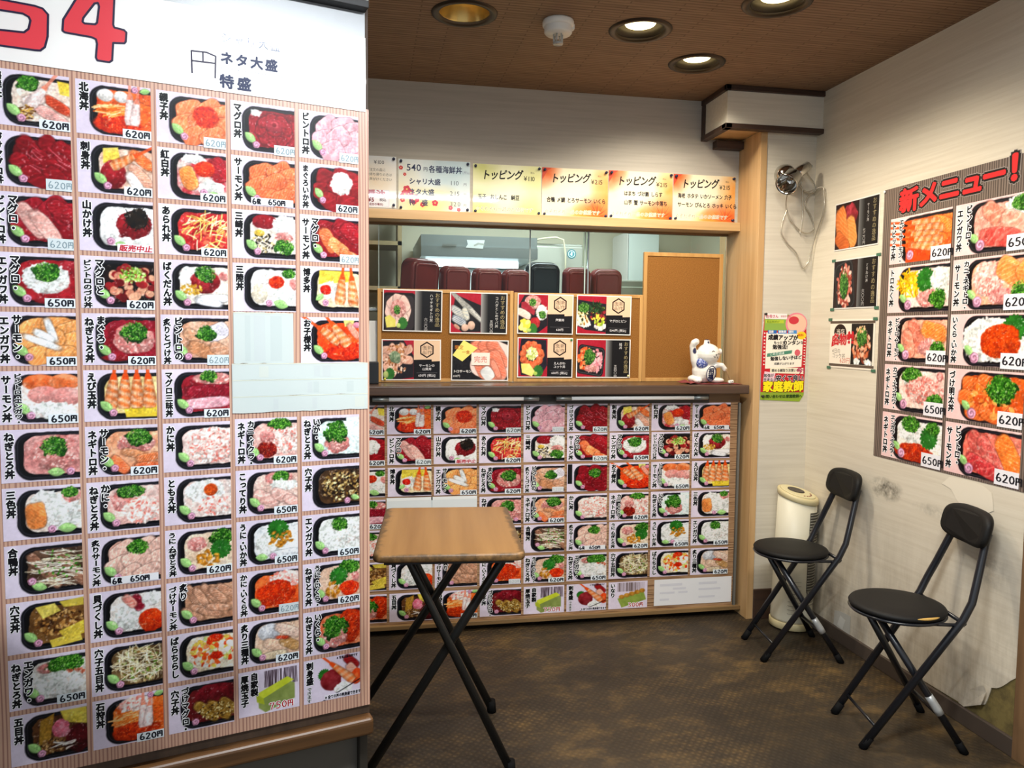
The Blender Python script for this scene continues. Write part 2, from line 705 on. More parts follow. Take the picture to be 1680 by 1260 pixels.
class Pic:
    def __init__(s, seed, w=GW, h=GH, asp=ASP, bg='#dcd3e2'):
        s.r = np.random.RandomState(seed)
        s.w, s.h, s.asp = w, h, asp
        s.X, s.Y = np.meshgrid(np.linspace(0, asp, w), np.linspace(0, 1, h))
        s.px = 1.0 / h
        b = srgb(bg)
        s.I = np.ones((h, w, 3)) * b
        s.I += (s.noise(3, 2)[..., None] - .5) * 0.07
        s.clip = None

    def noise(s, sc, oct=3, ax=1.0):
        out = np.zeros((s.h, s.w))
        amp = tot = 0
        a = 1.0
        for o in range(oct):
            f = sc * 2 ** o
            gw, gh = int(f * s.asp * ax) + 3, int(f) + 3
            g = s.r.rand(gh, gw)
            fx = s.X * f * ax
            fy = s.Y * f
            ix, iy = fx.astype(int), fy.astype(int)
            tx, ty = fx - ix, fy - iy
            tx, ty = tx * tx * (3 - 2 * tx), ty * ty * (3 - 2 * ty)
            ix, iy = np.clip(ix, 0, gw - 2), np.clip(iy, 0, gh - 2)
            v = (g[iy, ix] * (1 - tx) + g[iy, ix + 1] * tx) * (1 - ty) + (g[iy + 1, ix] * (1 - tx) + g[iy + 1, ix + 1] * tx) * ty
            out += v * a
            tot += a
            a *= .55
        return out / tot

    def put(s, m, col):
        m = np.clip(m, 0, 1)
        if s.clip is not None:
            m = m * s.clip
        m = m[..., None]
        c = srgb(col) if isinstance(col, str) else col
        s.I = s.I * (1 - m) + c * m

    def soft(s, d, k=1.2):
        return np.clip(0.5 - d / (s.px * k), 0, 1)

    def rbox(s, cx, cy, hx, hy, rad, ang=0):
        ca, sa = math.cos(ang), math.sin(ang)
        x, y = s.X - cx, s.Y - cy
        u, v = x * ca + y * sa, -x * sa + y * ca
        qx, qy = np.abs(u) - (hx - rad), np.abs(v) - (hy - rad)
        return np.hypot(np.maximum(qx, 0), np.maximum(qy, 0)) + np.minimum(np.maximum(qx, qy), 0) - rad, u, v

    def tray(s, cx=.93, cy=.52, hx=.70, hy=.455, rad=.27, col='#131318', ang=0.0, food=True):
        d, u, v = s.rbox(cx, cy, hx, hy, rad, ang)
        d = d + (s.noise(9, 2) - .5) * .015
        s.put(s.soft(d), col)
        s.put(s.soft(np.abs(d + .045) - .006) * .55, '#6c6c78')
        s.put(s.soft(np.abs(d + .014) - .004) * .3, '#8a8a96')
        s.put(s.soft(d + .09) * .5, '#0c0c10')
        d2, _, _ = s.rbox(cx + .035, cy - .018, hx - .10, hy - .085, rad * .85, ang)
        s.food = s.soft(d2 + (s.noise(7, 3) - .5) * .05)
        return s

    def fill(s, c1, c2, sc=6, ax=1.0):
        n = s.noise(sc, 3, ax)
        n = np.clip((n - .3) / .4, 0, 1)[..., None]
        s.put(s.food, srgb(c1) * (1 - n) + srgb(c2) * n)

    def blob(s, cx, cy, rx, ry, c1, c2, rough=.15, sc=9, contrast=1.0, ang=0.0, shade=.25, ns=None):
        ca, sa = math.cos(ang), math.sin(ang)
        x, y = s.X - cx, s.Y - cy
        u, v = (x * ca + y * sa) / rx, (-x * sa + y * ca) / ry
        d = np.sqrt(u * u + v * v)
        m = np.clip((1 + (s.noise(ns or 7, 3) - .5) * 2 * rough - d) / (s.px * 1.6 / min(rx, ry)), 0, 1)
        n = np.clip((s.noise(sc, 3) - .5) * 2.2 * contrast + .5, 0, 1)[..., None]
        col = srgb(c1) * (1 - n) + srgb(c2) * n
        col = col * (1 - shade * np.clip(v * .6 + .1 + d * .35, 0, 1))[..., None]
        s.put(m, col)

    def slice(s, cx, cy, L, Wd, ang, c1, c2, stripes=5, edge=.75, bend=0.0):
        ca, sa = math.cos(ang), math.sin(ang)
        x, y = s.X - cx, s.Y - cy
        u, v = x * ca + y * sa, -x * sa + y * ca
        v = v + bend * u * u / L
        e_ = s.noise(9, 2) - .5
        q = ((np.abs(u) / (L * .5)) ** 3.2 + (np.abs(v - .04 * u) / (Wd * .5)) ** 3.2 + 1e-9) ** (1 / 3.2) - 1 + e_ * .16
        dd = q * min(L, Wd) * .5
        n = s.noise(5, 2)
        f_ = stripes * 1.9 / max(Wd, .1)
        st = np.abs(np.sin((v * .55 + u * .5) * f_ * 2.2 + n * 4.0))
        st = np.clip(1 - st * 1.7, 0, 1) * .6 + np.clip((s.noise(16, 2) - .35) * 1.6, 0, 1) * .4
        col = srgb(c1) * (1 - st[..., None]) + srgb(c2) * st[..., None]
        sh = 1.0 + .10 * np.clip(-v / Wd, -.5, .5) + .22 * (s.noise(4, 2) - .5)
        s.put(s.soft(dd - .014) * .45, srgb(c1) * .42)
        s.put(s.soft(dd, 1.6), np.clip(col * sh[..., None], 0, 1))
        s.put(np.clip(1 - np.abs(dd + .012) / .010, 0, 1) * (v < 0) * .45, c2)

    def roe(s, cx, cy, rx, ry, c1='#e2481c', c2='#b82a10', rough=.15):
        s.blob(cx, cy, rx, ry, c1, c2, rough, 16, 1.1, shade=.15)
        n = int(rx * ry * 900)
        for _ in range(n):
            a, r_ = s.r.rand() * 6.28, math.sqrt(s.r.rand()) * .92
            x, y = cx + math.cos(a) * r_ * rx, cy + math.sin(a) * r_ * ry
            d = np.hypot(s.X - x, s.Y - y)
            s.put(s.soft(d - .008) * .6, '#f98a55')

    def specks(s, cx, cy, rx, ry, cols, n, size=.02, rnd=.6, elong=1.6):
        for _ in range(n):
            a, r_ = s.r.rand() * 6.28, math.sqrt(s.r.rand())
            x, y = cx + math.cos(a) * r_ * rx, cy + math.sin(a) * r_ * ry
            k = size * (1 - rnd * s.r.rand())
            t = s.r.rand() * PI
            dx, dy = s.X - x, s.Y - y
            u, v = dx * math.cos(t) + dy * math.sin(t), -dx * math.sin(t) + dy * math.cos(t)
            s.put(s.soft(np.hypot(u / elong, v) - k), cols[s.r.randint(len(cols))])

    def onion(s, cx, cy, rx, ry=None):
        ry = ry or rx * .85
        s.blob(cx, cy, rx, ry, '#1b4316', '#34701f', .55, 14, 1.2)
        s.specks(cx, cy - ry * .1, rx * .95, ry * .95, ['#4c8f2e', '#74ad48', '#28601b', '#1c4214', '#8fc060', '#215018'], int(260 * rx / .2), .0125, .5, 1.3)

    def flakes(s, cx, cy, rx, ry, base='#e9cfc6', cols=('#f6e9e2', '#e2a49b', '#d98378', '#fbf3ee', '#f2d5cc'), n=None, size=.024):
        s.blob(cx, cy, rx, ry, base, '#f3e4dd', .2, 12)
        s.specks(cx, cy, rx * .95, ry * .95, list(cols), n or int(rx * ry * 1500), size, .5, 1.8)

    def white(s, cx, cy, rx, ry, ang=0, rough=.3):
        s.flakes(cx, cy, rx, ry, '#dfe2dd', ('#f4f5f2', '#ffffff', '#d9ddd8', '#e9ece8', '#c9cdc8'), None, .03)

    def mince(s, cx, cy, rx, ry):
        s.blob(cx, cy, rx, ry, '#c9827d', '#e2a9a3', .2, 13, 1.1)
        s.specks(cx, cy, rx * .9, ry * .9, ['#e8b7b0', '#bf6f6c', '#d6958f', '#f0cbc4'], int(rx * ry * 700), .022, .5, 1.6)

    def strands(s, cx, cy, rx, ry, cols, n, L=.2, th=.008, ang=0.0, spread=1.5):
        for _ in range(n):
            a, r_ = s.r.rand() * 6.28, math.sqrt(s.r.rand())
            x, y = cx + math.cos(a) * r_ * rx, cy + math.sin(a) * r_ * ry
            t = ang + (s.r.rand() - .5) * spread
            dx, dy = s.X - x, s.Y - y
            u, v = dx * math.cos(t) + dy * math.sin(t), -dx * math.sin(t) + dy * math.cos(t)
            v = v + (s.r.rand() - .5) * 3 * u * u
            d = np.hypot(np.maximum(np.abs(u) - L * .5, 0), v) - th
            s.put(s.soft(d), cols[s.r.randint(len(cols))])

    def shrimp(s, cx, cy, L, ang, Wd=.13, raw=False):
        c1, c2 = ('#f4dcd8', '#fbeeea') if raw else ('#f4d2b4', '#e27434')
        ca, sa = math.cos(ang), math.sin(ang)
        x, y = s.X - cx, s.Y - cy
        u, v = x * ca + y * sa, -x * sa + y * ca
        t = np.clip(u / L + .5, 0, 1)
        hw = Wd * .5 * (.35 + 1.0 * t ** .6) * np.where(t > .85, 1 - (t - .85) * 2.2, 1)
        d = np.maximum(np.abs(v) - hw, np.abs(u) - L * .5)
        band = ((.5 + .5 * np.sin(t * (30 if not raw else 12) + v * 14)) * .55 + s.noise(14, 2) * .45)[..., None]
        col = srgb(c1) * (1 - band) + srgb(c2) * band
        sh = np.clip(1.05 - .5 * np.abs(v) / (hw + .01) * .6, .5, 1.1)[..., None]
        s.put(s.soft(d - .012) * .5, '#8a4a2a' if not raw else '#b08a86')
        s.put(s.soft(d), col * sh)
        s.put(s.soft(np.maximum(np.abs(v) - hw * .9, np.abs(t - .08) * L - .09 * L)), '#d9571f' if not raw else '#e8927a')
        s.put(s.soft(np.abs(v) - .006) * (t > .2) * (np.abs(u) < L * .5) * .4, '#c9542a' if not raw else '#d8a8a2')

    def uni(s, cx, cy, rx, ry, n=16):
        for _ in range(n):
            a, r_ = s.r.rand() * 6.28, math.sqrt(s.r.rand())
            s.blob(cx + math.cos(a) * r_ * rx, cy + math.sin(a) * r_ * ry, .075, .045, '#b8741f', '#e0a84a', .1, 18, 1.0, s.r.rand() * 3, .45)

    def block(s, pts, c1, c2, sc=8):
        m = np.ones_like(s.X)
        P = pts
        for i in range(len(P)):
            (x0, y0), (x1, y1) = P[i], P[(i + 1) % len(P)]
            L = math.hypot(x1 - x0, y1 - y0)
            d = ((s.X - x0) * (y1 - y0) - (s.Y - y0) * (x1 - x0)) / L
            m = np.minimum(m, np.clip(.5 - d / (s.px * 1.3), 0, 1))
        n = s.noise(sc, 3)[..., None]
        s.put(m, srgb(c1) * (1 - n) + srgb(c2) * n)

    def leaf(s, x=.39, y=.71, k=.108, ang=.75):
        _, u, v = s.rbox(x, y, k * 1.15, k * .72, k * .7, ang)
        d = (np.abs(v) - k * .72 * np.clip(1 - (np.abs(u) / (k * 1.3)) ** 2.2, -1, 1)) * .8
        s.put(s.soft(d - .008) * .6, '#5f8a4c')
        s.put(s.soft(d), srgb('#b4de96') * (1 - .25 * np.clip(v / k + .3, 0, 1))[..., None])
        s.put(s.soft(np.abs(v) - .005) * (np.abs(u) < k * .9) * .6, '#6fae58')
        st = (np.abs(np.sin((u + np.abs(v)) / k * 6)) < .25) * s.soft(d + .01)
        s.put(st * .4, '#7dbb64')

    def rose(s, x=.51, y=.84, k=.068):
        d = np.hypot(s.X - x, s.Y - y)
        th = np.arctan2(s.Y - y, s.X - x)
        sp_ = .5 + .5 * np.sin(d / k * 9 - th * 1.0)
        col = srgb('#d9a3bd') * (.72 + .4 * sp_)[..., None]
        s.put(s.soft(d - k - .008) * .5, '#8f5c76')
        s.put(s.soft(d - k + .004 * np.sin(th * 5)), np.clip(col, 0, 1))

    def shiso(s, cx, cy, k, ang=0.0):
        x, y = s.X - cx, s.Y - cy
        d = np.hypot(x, y)
        th = np.arctan2(y, x) - ang
        rr = k * (.85 + .13 * np.abs(np.sin(th * 9)) - .25 * np.abs(np.sin(th * .5)))
        n = s.noise(10, 2)[..., None]
        s.put(s.soft(d - rr), srgb('#225a22') * (1 - n) + srgb('#3f8436') * n)

    def grain(s):
        n = s.noise(30, 2)[..., None] - .5
        m = s.noise(8, 2)[..., None] - .5
        k = (.12 + .88 * getattr(s, 'food', np.zeros_like(s.X)))[..., None]
        s.I = np.clip(s.I * (1 + (.36 * n + .22 * m) * k), 0, 1)
        g = s.I.mean(2, keepdims=True)
        s.I = np.clip((g + (s.I - g) * 1.08 - .5) * 1.12 + .475, 0, .94)

    def glare(s):
        n = s.noise(26, 2)
        s.put(np.clip((n - .70) * 7, 0, 1) * s.food * .35, '#fff6f0')


MAG, MAG2 = '#8c1a26', '#b5404a'
SAL, SAL2 = '#e5774a', '#f2a684'
BIN, BIN2 = '#dba39c', '#edc8c0'
WHT, WHT2 = '#e6e3dc', '#f6f5f1'
SEA, SEA2 = '#c99a78', '#e3c3a6'


def P_full(p, c1, c2, base, n=7, Wd=.28, ang=-.5, stripes=4):
    p.fill(base, c1)
    Wd = Wd * 1.25
    rows = [(.62, .30), (.98, .26), (1.22, .34), (.55, .58), (1.18, .58), (.86, .50), (.72, .80), (1.06, .80)]
    for i in range(n):
        x, y = rows[i]
        p.slice(x, y, .52, Wd, ang + p.r.uniform(-.35, .35), c1, c2, stripes)


def dish(seed, kind):
    p = Pic(seed)
    p.tray()
    p.clip = None
    k = kind
    lr = True
    if k == 'kaisen':
        p.fill('#d8c2b4', '#efe2d8'); p.onion(.62, .22, .17); p.slice(1.1, .55, .5, .18, .5, '#b8452c', '#d8765a', 4); p.slice(.98, .74, .6, .2, .45, BIN, '#f0d4cc')
        p.slice(.72, .5, .36, .2, -.4, '#e9d4cd', '#f6ebe6', 3); p.shrimp(.78, .42, .5, 2.2, .17, True); p.block([(1.1, .1), (1.3, .12), (1.3, .36), (1.14, .34)], '#d9bd3f', '#f0dd7c'); p.strands(.6, .74, .14, .12, ['#8a5a22', '#5e3a16', '#d9b25e'], 30, .08, .012)
    elif k == 'hokkai':
        p.fill('#d8552a', '#e8743a'); p.roe(.72, .75, .46, .2); p.blob(.5, .24, .16, .13, '#eceae4', '#ffffff', .1); p.blob(.78, .24, .14, .12, '#e9e7df', '#ffffff', .1)
        p.slice(1.16, .5, .5, .36, .2, '#d9602a', '#ec8442', 3); p.strands(.62, .5, .26, .10, ['#ea8a3a', '#f3ad66', '#d86a24', '#f6cf9c'], 46, .24, .012, -.2, .5)
        p.shrimp(.93, .46, .58, PI / 2, .16, True); p.shrimp(1.03, .5, .5, PI / 2 + .12, .15, True); p.rose(1.02, .08, .055); p.leaf(1.2, .08, .07, -.2); lr = False
    elif k == 'oyako':
        P_full(p, '#ee8256', '#f6ab86', '#e87848', 8); p.roe(.92, .42, .27, .22)
    elif k == 'maguro':
        p.fill('#7d1622', '#9c2632'); p.white(.5, .2, .1, .08)
        for a in range(9):
            t = a * .7
            p.slice(.88 + .26 * math.cos(t), .52 + .22 * math.sin(t), .42, .2, t + 1.57, MAG, MAG2, 3)
        p.blob(.88, .42, .19, .16, '#7c1422', '#a93643', .05, 5); p.blob(.88, .40, .10, .085, '#a8323e', '#c45a60', .05, 5); p.blob(.88, .40, .06, .05, '#7c1422', '#9c2632', .05, 5)
    elif k == 'bintoro':
        P_full(p, '#d8a3ac', '#ecc9cc', '#d09aa2', 7, .34, -.4, 2)
    elif k == 'zukemag':
        P_full(p, '#80141f', '#a82c38', '#6e101a', 8, .24, .7, 3); p.strands(.9, .5, .4, .28, ['#d98a90', '#c25a64'], 12, .2, .006, .6, .6)
    elif k == 'sashimi':
        p.fill('#c9a28c', '#e8d2c2'); p.block([(.44, .14), (.7, .1), (.74, .34), (.44, .42)], '#d9c04a', '#efdf86'); p.blob(.62, .62, .24, .28, '#8a1521', '#a82f38', .06, 5)
        p.slice(1.12, .3, .5, .2, .6, '#e0713c', '#f0a070'); p.slice(1.1, .62, .56, .2, .75, '#dfa58c', '#f4d6c8'); p.slice(.98, .74, .4, .18, .9, '#e9e2de', '#f7f3f0'); p.shrimp(.82, .34, .56, 2.6, .16)
    elif k == 'kohaku':
        p.fill('#b8404a', '#d8d0c8'); p.white(.68, .18, .22, .1); p.slice(1.14, .34, .5, .34, 1.2, MAG, MAG2); p.slice(.58, .56, .46, .3, 1.2, '#e08a48', '#f0b27a', 6); p.roe(.88, .36, .2, .17); p.white(1.02, .74, .26, .17)
        p.rose(.86, .82); p.leaf(1.05, .86, .09, .1); lr = False
    elif k == 'salmon':
        P_full(p, '#e07248', '#ee9c7a', '#cf623a', 8, .28, -.3, 7)
    elif k == 'magbin':
        P_full(p, '#8c1a28', '#b03a48', '#7a1420', 4, .3); p.slice(1.12, .3, .5, .3, .6, MAG, MAG2); p.slice(.62, .5, .7, .26, .95, '#d8a59c', '#efcfc6', 2); p.slice(.86, .62, .72, .26, .9, '#dcaaa0', '#f2d6ce', 2)
    elif k == 'yamakake':
        p.fill('#e9e9e6', '#f7f7f4'); p.blob(.95, .48, .34, .28, '#7a1420', '#9c2832', .3); p.white(1.1, .82, .2, .09); p.blob(1.0, .34, .2, .18, '#15120f', '#2c241c', .45, 14); p.strands(1.0, .34, .22, .2, ['#0f0d0b', '#3a2c20', '#241a12'], 60, .12, .007, 0, 3)
        p.blob(.5, .62, .16, .26, '#eeeeea', '#fbfbf8', .1); lr = False; p.leaf(.72, .86, .08, .2); p.rose(.54, .8)
    elif k == 'arare':
        p.fill('#a8242c', '#c84a44'); p.specks(.9, .5, .44, .36, ['#b02a30', '#c94a44', '#8c1820', '#e0785a'], 70, .06, .4, 1.3); p.strands(.9, .48, .42, .36, ['#efe4a8', '#f5eecb', '#dcc868', '#cfd98a'], 60, .2, .010, -.5, 2.2)
    elif k == 'misaki':
        p.fill('#d8cfc4', '#efe9e0'); p.blob(.66, .22, .26, .16, '#8c1a26', '#a83440', .15); p.white(1.08, .3, .26, .24); p.specks(.62, .66, .26, .2, ['#1c1a16', '#e8e0c8', '#40382a', '#c9b88a'], 110, .022); p.mince(1.06, .52, .2, .12); p.onion(1.08, .74, .2, .16); p.blob(.55, .46, .12, .08, '#d8b84a', '#e8d07c')
    elif k == 'magsal':
        p.fill('#8c1a26', '#a83440'); P_full(p, '#8a1824', '#b03c48', '#7a1420', 3, .3, .5); p.slice(1.12, .34, .5, .3, .7, MAG, MAG2); p.slice(.62, .52, .56, .28, 1.0, SAL, SAL2, 5); p.slice(.86, .68, .56, .26, .6, '#f0905a', '#f8bb92', 5); p.slice(1.08, .82, .4, .18, .3, SAL, SAL2, 5)
    elif k == 'magenga':
        p.fill('#861822', '#a83038'); p.blob(1.15, .25, .2, .16, MAG, MAG2); p.white(.82, .46, .4, .3); p.onion(.84, .36, .22, .19); p.blob(.9, .86, .34, .1, MAG, MAG2, .2)
    elif k == 'magbinzuke':
        p.fill('#14110f', '#2e1a18'); p.specks(.9, .5, .42, .32, ['#7d1f24', '#c98a72', '#94282c', '#d9a88c', '#6a161a'], 60, .08, .4, 1.2); p.specks(.9, .34, .24, .15, ['#8fbf4a', '#b5d878', '#5c9a2e', '#d5e8a8'], 120, .02)
    elif k == 'bakudan':
        p.fill('#d9cfc2', '#efe8de'); p.white(.56, .3, .2, .18); p.blob(.86, .42, .3, .26, '#7d1822', '#a8343c', .12); p.onion(.88, .28, .19, .17); p.specks(.6, .58, .2, .1, ['#c9a03a', '#d9b858', '#a87e28'], 60, .022); p.slice(1.0, .76, .6, .16, -.1, '#e9eaec', '#fafafa', 2); p.slice(.92, .84, .5, .14, .1, '#e2e4e8', '#f8f8fa', 2); p.mince(1.22, .3, .1, .1)
    elif k == 'sanriku':
        p.fill('#e4e0da', '#f5f3ef'); p.white(.72, .28, .24, .16); p.blob(.54, .62, .18, .22, '#e0d4be', '#f2ead8', .1); p.roe(.9, .38, .17, .15); p.onion(1.16, .2, .14, .1); p.mince(1.26, .4, .1, .14); p.white(1.08, .68, .26, .2); p.rose(.74, .82); p.leaf(.98, .84, .12, .3); lr = False
    elif k == 'hakata':
        p.fill('#d9c9a8', '#ece0c6'); p.block([(.42, .08), (1.16, .08), (1.2, .3), (.4, .38)], '#c9b23a', '#e6d66c'); p.white(.62, .52, .22, .2); p.roe(.56, .5, .13, .12, '#d83020', '#b01c12'); p.shrimp(.9, .48, .66, PI / 2 + .1, .19); p.shrimp(1.16, .5, .66, PI / 2 - .08, .19); p.leaf(.42, .66, .08, -.7); p.rose(.55, .78); lr = False
    elif k == 'salenga':
        P_full(p, '#e09a5c', '#f0c08e', '#d98a48', 8, .28, -.2, 6); p.slice(.88, .34, .44, .13, 1.2, '#e6ecee', '#ffffff', 2); p.slice(.76, .44, .36, .14, .5, '#e2e8ea', '#fafcfc', 2); p.slice(.72, .56, .6, .12, .35, '#e4eaec', '#ffffff', 2)
    elif k == 'magnegi':
        p.fill('#7d1624', '#96283a'); p.mince(.9, .5, .38, .3); p.blob(.6, .86, .3, .08, MAG, '#9c2632', .1); p.onion(.92, .36, .24, .19)
    elif k == 'binaburi':
        p.fill('#c99a80', '#e2bfa8'); p.slice(1.08, .34, .46, .34, -.5, '#e2dde8', '#f4f0f6', 2); p.slice(.62, .44, .4, .22, .6, '#c9987a', '#e0bfa2', 2); p.slice(.8, .72, .6, .26, .35, '#b88462', '#d9aa88', 2); p.slice(1.12, .7, .4, .24, .5, '#c9977a', '#e4c2aa', 2); p.onion(.86, .38, .17, .16)
    elif k == 'okosama':
        p.fill('#d8481c', '#e8662e'); p.roe(.95, .74, .5, .22); p.block([(.95, .06), (1.2, .06), (1.16, .18), (.98, .2)], '#c9cf6a', '#e4e49a'); p.shrimp(.62, .38, .6, .6, .2); p.shrimp(.86, .36, .66, .9, .2); p.slice(1.18, .3, .4, .14, .9, '#e89a84', '#f4c0b0'); p.blob(1.26, .16, .1, .08, '#e58aa0', '#f2b0c0')
    elif k == 'binengasal':
        p.fill('#e8d8d0', '#f4eae4'); p.blob(.66, .22, .3, .17, '#e2713c', '#f09a6c', .06); p.blob(1.08, .22, .28, .17, '#e87c46', '#f4a87e', .06); p.blob(.74, .46, .3, .18, '#d88a84', '#f0c4bc', .06, 3); p.blob(1.1, .5, .28, .2, '#dc9a94', '#f2cec8', .06, 3); p.white(.86, .76, .42, .16)
    elif k == 'ebitama':
        p.fill('#d8c48a', '#ecdca8'); p.block([(.7, .76), (1.3, .72), (1.3, .94), (.74, .94)], '#c9ac2c', '#e8d45e')
        for i, x in enumerate((.5, .72, .94, 1.16)):
            p.shrimp(x, .42, .68, PI / 2 + .1 - i * .05, .2)
    elif k == 'mag3':
        p.fill('#7d1a26', '#9c3040'); p.mince(.98, .2, .4, .14); p.onion(.9, .16, .17, .12); p.slice(.9, .46, .9, .26, -.05, '#80182a', '#a83c4c', 5); p.slice(.86, .7, .9, .22, -.1, '#dca6b0', '#f2d2d6', 2)
    elif k == 'negitoro':
        p.fill('#c98a86', '#dba8a2'); p.mince(.92, .48, .44, .34); p.onion(.88, .36, .23, .19); lr = False; p.leaf(.9, .84, .11, .1); p.rose(1.14, .84)
    elif k == 'salnegi':
        p.fill('#d89a78', '#e8b898'); p.mince(.9, .36, .36, .22); p.onion(.94, .26, .23, .18); p.slice(.6, .78, .42, .2, .8, SAL, SAL2); p.slice(.84, .56, .4, .16, .2, '#c98a62', '#dcae8c', 3); p.slice(1.12, .66, .46, .16, -.2, '#d87a4a', '#f4c0a0', 4); p.slice(1.1, .82, .46, .14, -.1, '#d8683c', '#f0b492', 4)
    elif k == 'kani':
        p.fill('#e6c4bc', '#f4e2dc'); p.flakes(.92, .48, .48, .38)
    elif k == 'kaniikura':
        p.fill('#d8a49a', '#ecccc4'); p.flakes(.98, .46, .4, .36); p.onion(.94, .14, .24, .12); p.roe(.66, .68, .22, .2, '#8c2018', '#6a1610'); p.mince(.66, .4, .16, .14)
    elif k == 'ikanegi':
        p.fill('#cfe0dc', '#e4efec'); p.block([(1.0, .06), (1.3, .06), (1.3, .84), (1.02, .8)], '#d4e6e6', '#ecf6f4'); p.mince(.78, .62, .3, .24); p.onion(.78, .4, .26, .24)
    elif k == 'tomoe':
        p.fill('#d9d4d0', '#ecd4cc'); p.white(.8, .34, .4, .24); p.flakes(.98, .66, .38, .2); p.roe(.9, .32, .15, .14, '#d86a28', '#b84a18')
    elif k == 'kotteri':
        p.fill('#d8b8ac', '#e8d0c6'); p.mince(.88, .22, .34, .14); p.onion(.94, .2, .17, .13); p.white(1.0, .38, .3, .12); p.slice(.62, .64, .56, .26, .45, '#d8aaa0', '#f0d4cc', 2); p.slice(1.02, .64, .6, .26, .45, '#dcb0a6', '#f2dad2', 2); p.slice(1.2, .74, .4, .2, .4, '#d8aca2', '#efd2ca', 2)
    elif k == 'anago':
        p.fill('#3a2a1c', '#5e4630'); p.specks(.9, .5, .46, .36, ['#8a6a3a', '#c9b074', '#1c140e', '#b09060', '#e8dcae', '#2a1c12'], 260, .026)
        p.leaf(1.2, .78, .08, .3); p.rose(1.02, .84); lr = False
    elif k == 'sanshoku':
        p.fill('#e8d8cc', '#f4ece4'); p.white(.96, .54, .36, .34); p.white(.7, .24, .24, .16); p.mince(1.16, .22, .2, .14); p.onion(1.12, .16, .15, .1); p.slice(.54, .56, .5, .34, 1.45, '#d88448', '#ecac74', 7); p.rose(.8, .84); p.leaf(1.06, .84, .12, .05); lr = False
    elif k == 'kaninegi':
        p.fill('#d8aca4', '#ecd2ca'); p.mince(.66, .4, .28, .24); p.onion(.8, .24, .26, .13); p.flakes(1.0, .62, .38, .28)
    elif k == 'uninegi':
        p.fill('#d8c0a8', '#e8d8c4'); p.mince(.62, .34, .2, .16); p.onion(1.1, .26, .22, .2); p.shiso(1.05, .5, .26); p.uni(.82, .68, .22, .17, 22)
    elif k == 'uniika':
        p.fill('#dfe4e6', '#f2f5f6'); p.white(.7, .56, .3, .3); p.shiso(.84, .24, .28); p.slice(1.0, .78, .6, .16, -.1, '#e6eaee', '#fafbfc', 2); p.uni(.94, .44, .26, .18, 24); p.leaf(.52, .82, .1, .1); p.rose(.76, .82); lr = False
    elif k == 'engawa':
        p.fill('#d8dcd6', '#eceee8'); p.white(.9, .52, .44, .34); p.onion(.84, .28, .19, .16)
    elif k == 'kamo':
        p.fill('#4a382c', '#7a6050')
        for i in range(6):
            p.slice(.5 + i * .15, .34 + (i % 3) * .2, .36, .18, .9, '#8a6452', '#b8927c', 3)
        p.strands(.9, .5, .46, .34, ['#efe8d6', '#e2d8bc', '#f6f2e6'], 60, .34, .008, .1, .5); p.specks(.9, .45, .4, .3, ['#3f7a2a', '#6aa848'], 50, .018); p.leaf(.56, .84, .1, .3); p.rose(.44, .72); lr = False
    elif k == 'aburisal':
        p.fill('#d8b0a0', '#e8ccc0'); P_full(p, '#d9b0a2', '#f0d8cc', '#c99c8c', 8, .24, -.6, 4); p.onion(.9, .28, .2, .15)
    elif k == 'ikura_kani':
        p.fill('#d85a2c', '#e8804a'); p.flakes(1.02, .26, .36, .2); p.roe(.82, .56, .42, .3, '#d8461a', '#b0300e')
    elif k == 'uniikura':
        p.fill('#c9a48c', '#e0c4b0'); p.onion(1.08, .18, .26, .15); p.shiso(.78, .36, .26); p.uni(.66, .66, .18, .17, 18); p.roe(1.06, .66, .24, .18); p.mince(1.2, .42, .1, .12)
    elif k == 'anatama':
        p.fill('#5a4026', '#7a5a36'); p.specks(.9, .48, .44, .24, ['#6a4422', '#a87c48', '#3a2412', '#c9a46c'], 190, .026); p.block([(.48, .14), (.8, .1), (.9, .26), (.6, .38)], '#c9b64e', '#e2d47c'); p.block([(.86, .66), (1.3, .5), (1.3, .76), (.96, .84)], '#c4ac3c', '#e0cc68'); p.block([(.7, .82), (1.22, .72), (1.26, .9), (.74, .97)], '#c9b040', '#e6d470'); p.block([(.88, .08), (1.3, .04), (1.3, .2), (.96, .2)], '#b8a440', '#d4c468')
    elif k == 'enganegi':
        p.fill('#c9c4bc', '#e4e2dc'); p.mince(.66, .26, .2, .12); p.onion(.98, .24, .32, .17); p.specks(1.1, .44, .18, .08, ['#a85a44', '#c9806a'], 40, .026); p.white(.84, .62, .44, .26)
    elif k == 'gomoku':
        p.fill('#4a3020', '#6e4c30'); p.block([(.5, .2), (.74, .08), (.66, .6), (.46, .7)], '#9a7430', '#b89448'); p.block([(.84, .06), (1.3, .06), (1.3, .4), (.92, .3)], '#cdb848', '#e8d878'); p.blob(1.14, .66, .22, .3, '#4a1018', '#6a2028', .1); p.blob(.86, .42, .17, .2, '#d86a80', '#f0a0b0', .35, 14); p.specks(.66, .72, .26, .14, ['#6a4420', '#c9a878', '#2c1a10', '#8a6a44'], 110, .026); p.strands(.9, .76, .18, .08, ['#e8e0d8', '#3a2018'], 14, .2, .014)
    elif k == 'kaizukushi':
        p.fill('#e0d8d0', '#f2ece6'); p.white(.72, .6, .3, .26); p.slice(.86, .3, .34, .2, 1.1, '#7a1a2c', '#b84a5a', 2); p.slice(.72, .26, .3, .16, .8, '#d8867a', '#f2c8bc', 2); p.white(1.14, .26, .2, .14); p.roe(1.12, .7, .26, .24, '#e0501e', '#c03410')
    elif k == 'aburizuke':
        p.fill('#b0846a', '#d0a88c')
